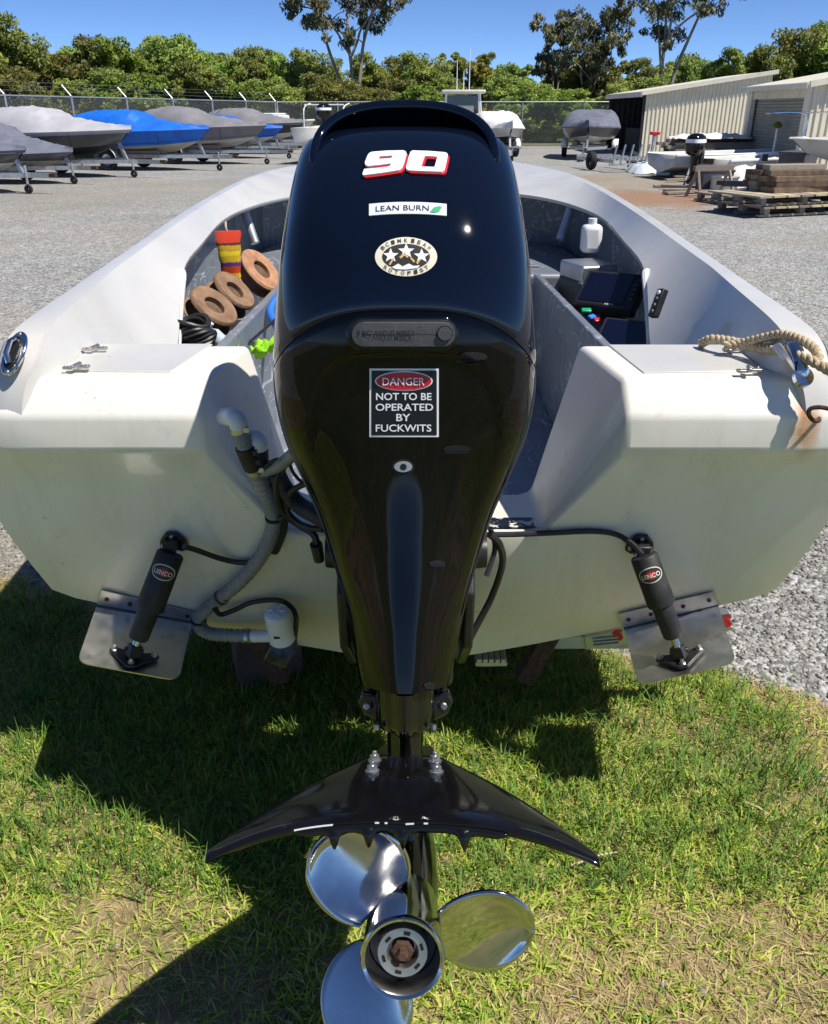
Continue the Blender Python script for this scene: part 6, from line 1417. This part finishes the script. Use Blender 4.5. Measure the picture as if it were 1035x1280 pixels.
def open_boat(label, px, Y, L, B, zg, rz, m='hull_white', z0=.0):
    r = thing('dinghy', label, 'boat'); ru = []
    for s in [k/14 for k in range(15)]:
        g, ch, k = hull_prof(s, L, B, zg-.45, zg); ru.append([(-g.x, g.y, g.z), (-ch.x, ch.y, ch.z), (0, k.y, k.z), (ch.x, ch.y, ch.z), (g.x, g.y, g.z)])
    mb = MB().grid(ru); mb.f.append(tuple(range(5))); mb.build('hull', m, r, smooth=40, solid=.03)
    MB().tube([Vector(a[0]) for a in ru]+[Vector(a[-1]) for a in reversed(ru)], .03, 6).build('gunwale_rim', 'white_paint', r)
    for s in (.25, .5): g, ch, k = hull_prof(s, L, B, zg-.45, zg); MB().box((0, g.y, zg-.12), (g.x*1.95, .22, .03)).build('thwart', 'hull_white', r, smooth=0)
    for y in (-.3, .25): MB().box((0, L*y, (zg-.45)/2), (B*.5, .12, zg-.45+.04)).build('stand', 'wood_grey', r, smooth=0)
    place(r, gx(px, Y), Y, rz); return r
open_boat('long white dinghy on stands with its bow towards the sheds, behind the dark outboard', 925, 24.5, 4.2, 1.6, .6, -1.35)
open_boat('grey white dinghy hull on stands just behind the pallets', 968, 23.0, 3.4, 1.4, .56, -1.2)
o2 = small_outboard('dark outboard motor with a white band on a stand beside the dinghies'); place(o2, gx(876, 21.2), 21.2, 2.4); o2.scale = (1.12,)*3; o2.location.z = 0.0
st2 = thing('motor_stand', 'dark tubular stand behind the outboard beside the dinghies', 'stand'); 
for x in (-.25, .25): MB().tube([(x, -.3, .0), (x, 0, .55), (x, .3, 0)], .025, 6).build('leg', 'galv', st2)
MB().bar((-.3, 0, .56), (.3, 0, .56), .08, .12).build('head_board', 'wood_brown', st2, smooth=0); place(st2, gx(886, 21.5), 21.5, 2.4)
# timber stacks
def stack(label, px, Y, rz, rows_, L, m, jit=.1, seed=1, w_=.2, th=.06, gap=.012, bearers=True, z0=0.):
    r = random.Random(seed); root = thing('timber_stack', label, 'timber'); z = z0
    if bearers:
        for y in (-.35, 0, .35): MB().box((y*L, 0, z+.05), (.1, rows_[0]*w_*1.05, .1)).build('bearer', m[0], root, smooth=0, bevel=.006)
        z += .1
    for n in rows_:
        for k in range(n):
            l = L*r.uniform(1-jit, 1); MB().box((r.uniform(-.06, .06)*L*.4, (k-(n-1)/2)*(w_+gap), z+th/2), (l, w_, th), Matrix.Rotation(r.uniform(-.05, .05), 3, 'Z')).build('plank', r.choice(m), root, smooth=0, bevel=.005)
        z += th+.002
    place(root, gx(px, Y), Y, rz); return root
stack('tall stack of weathered grey planks under white sheeting against the long shed', 895, 27.5, .12, [5, 5, 5, 5, 4, 5, 4, 4, 3], 3.1, ['wood_grey', 'wood_grey', 'wood_brown'], .25, 4, .2, .085)
tarp('white plastic sheeting on top of the grey plank stack', 893, 27.4, 2.4, .9, .16, 'cov_white', 8, .12).location.z = .88
stack('low stack of weathered planks beside the tall grey stack', 868, 26.2, .2, [4, 4, 3], 1.7, ['wood_grey', 'wood_brown'], .2, 9, .2, .08)
def pallet(label, px, Y, rz, W_=1.25, D_=1.1, z=0.):
    r = thing('pallet', label, 'pallet')
    for k in range(3):
        for j in range(3): MB().box(((j-1)*W_*.42, (k-1)*D_*.42, .1), (.1, .12, .09)).build('block', 'wood_grey', r, smooth=0)
        MB().box((0, (k-1)*D_*.42, .035), (W_, .1, .03)).build('bottom_board', 'wood_grey', r, smooth=0)
    for k in range(7): MB().box(((k-3)*W_/7.1, 0, .16), (W_/8.3, D_, .03)).build('top_board', 'wood_pale' if k % 3 else 'wood_grey', r, smooth=0)
    place(r, gx(px, Y), Y, rz); r.location.z = z; return r
YP = 15.7
for k in (0, 3):
    pallet(['grey pallet on the gravel under the pale pallet and brown timber', 'second pallet up in the pile under the brown timber', 'third pallet up in the pile under the brown timber', 'pale pallet topping the pile just under the brown timber'][k], 992, YP, .35+.03*(k % 2), 1.75 if k < 3 else 2.1, 1.3, .175*min(k, 1))
bt_ = stack('bundle of rough brown timbers lying on top of the pale pallet', 1000, YP+.2, .3, [4, 4, 4, 3, 2], 1.35, ['wood_brown', 'wood_brown', 'wood_grey'], .2, 12, .2, .085, bearers=False); bt_.location.z = .352
rq = random.Random(40)
for k in range(11):
    px_, Y_ = rq.uniform(845, 960), rq.uniform(18.6, 24.5)
    o = MB().box((0, 0, .03+.05*rq.random()), (rq.uniform(.9, 1.9), rq.uniform(.1, .2), .045), Matrix.Rotation(rq.uniform(-.03, .03), 3, 'Y')).build('loose_plank', rq.choice(['wood_grey', 'wood_brown', 'wood_pale']), smooth=0, bevel=.004)
    tag(o, 'weathered loose plank lying on the gravel between the pallets and the dinghies', 'plank', 'loose planks by the dinghies'); place(o, gx(px_, Y_), Y_, rq.uniform(-.6, .6))
for k, (px_, Y_, sx_, sy_, sz_, m_, lab) in enumerate(((905, 20.4, .7, .45, .42, 'cov_dark', 'dark crate standing beside the outboard stand'), (918, 20.0, .45, .4, .3, 'steel_dull', 'dull metal crate standing in front of the dinghies'), (850, 25.2, .8, .5, .38, 'cov_white', 'white tub beside the pale blue tarpaulin heap'), (1008, 21.5, 1.0, .6, .75, 'cov_dark', 'tall dark bin behind the brown timber bundle'))):
    r_ = thing('crate', lab, 'crate'); MB().box((0, 0, sz_/2), (sx_, sy_, sz_)).build('body', m_, r_, smooth=30, bevel=.03); MB().box((0, 0, sz_), (sx_*1.05, sy_*1.05, .05)).build('rim', m_, r_, smooth=30, bevel=.012); place(r_, gx(px_, Y_), Y_, .3*k)
op = thing('sawhorse', 'grey trestle standing on the gravel in front of the crates', 'trestle')
MB().bar((-.5, 0, .55), (.5, 0, .55), .08, .1).build('beam', 'wood_grey', op, smooth=0)
for x in (-.4, .4):
    for y in (-.22, .22): MB().bar((x, 0, .54), (x*1.1, y, 0), .05, .05).build('leg', 'wood_grey', op, smooth=0)
place(op, gx(902, 18.9), 18.9, .4)
lm = pallet('mossy pallet laid flat on the ground behind the pallet pile', 945, 17.6, .3, 1.5, 1.1); lm.location.z = .0
# dark trailer at the edge, white boat bow
dt = trailer('box_trailer', 'dark low trailer with black tyres beside the pallet pile', 2.6, 1.5, .45, .29, jockey=False)
for ch in dt.children:
    if ch.name.split('.')[0] in ('mudguard', 'frame_rail', 'drawbar_arm', 'drawbar'): ch.data.materials[0] = M['cov_dark']
MB().box((0, -.2, .5), (1.2, 1.9, .08)).build('deck', 'cov_dark', dt, smooth=0, bevel=.01)
place(dt, gx(1052, 16.2), 16.4, 1.2)
rb = covered_boat('covered_boat', 'white runabout with its bow pointing at the brown timber bundle', 4.8, 2.0, .6, 1.02, .1, 'hull_white', 'hull_white', 'hull_white', skirt=.0); place(rb, gx(1000, 18.6)+2.35, 19.0, pi/2+.12)
for y in (-1.2, .8): tag(MB().box((gx(1000, 18.6)+2.35-y, 19.0, .32), (.15, 1.0, .64)).build('boat_stand', 'wood_grey', smooth=0, bevel=.01), 'timber stand under the '+('stern' if y < 0 else 'bow')+' of the white runabout by the pallets', 'stand')
rl_ = MB().tube(spline([(gx(1000, 18.6)+.3, 19.0, 1.15), (gx(1000, 18.6)+.3, 19.0, 1.55), (gx(1000, 18.6)-.6+.2, 19.05, 1.58)], 4), .015, 6).tube([(gx(1000, 18.6)-.5, 19.05, 1.58), (gx(1000, 18.6)+1.2, 19.0, 1.6)], .015, 6)
o = rl_.build('bow_rail', 'chrome', rb); o.matrix_parent_inverse = (Matrix.Translation(rb.location) @ Matrix.Rotation(pi/2+.12, 4, 'Z')).inverted()
hy = thing('yellow_marker', 'yellow capped post standing among the dinghies', 'post'); MB().cyl((0, 0, 0), (0, 0, 1.2), .03, n=8).build('post', 'white_paint', hy); MB().lathe([(0, 1.2), (.1, 1.22), (.12, 1.28), (.06, 1.36), (0, 1.38)], None, 12).build('cap', 'leaf_yellow', hy); place(hy, gx(975, 25), 25, 0)
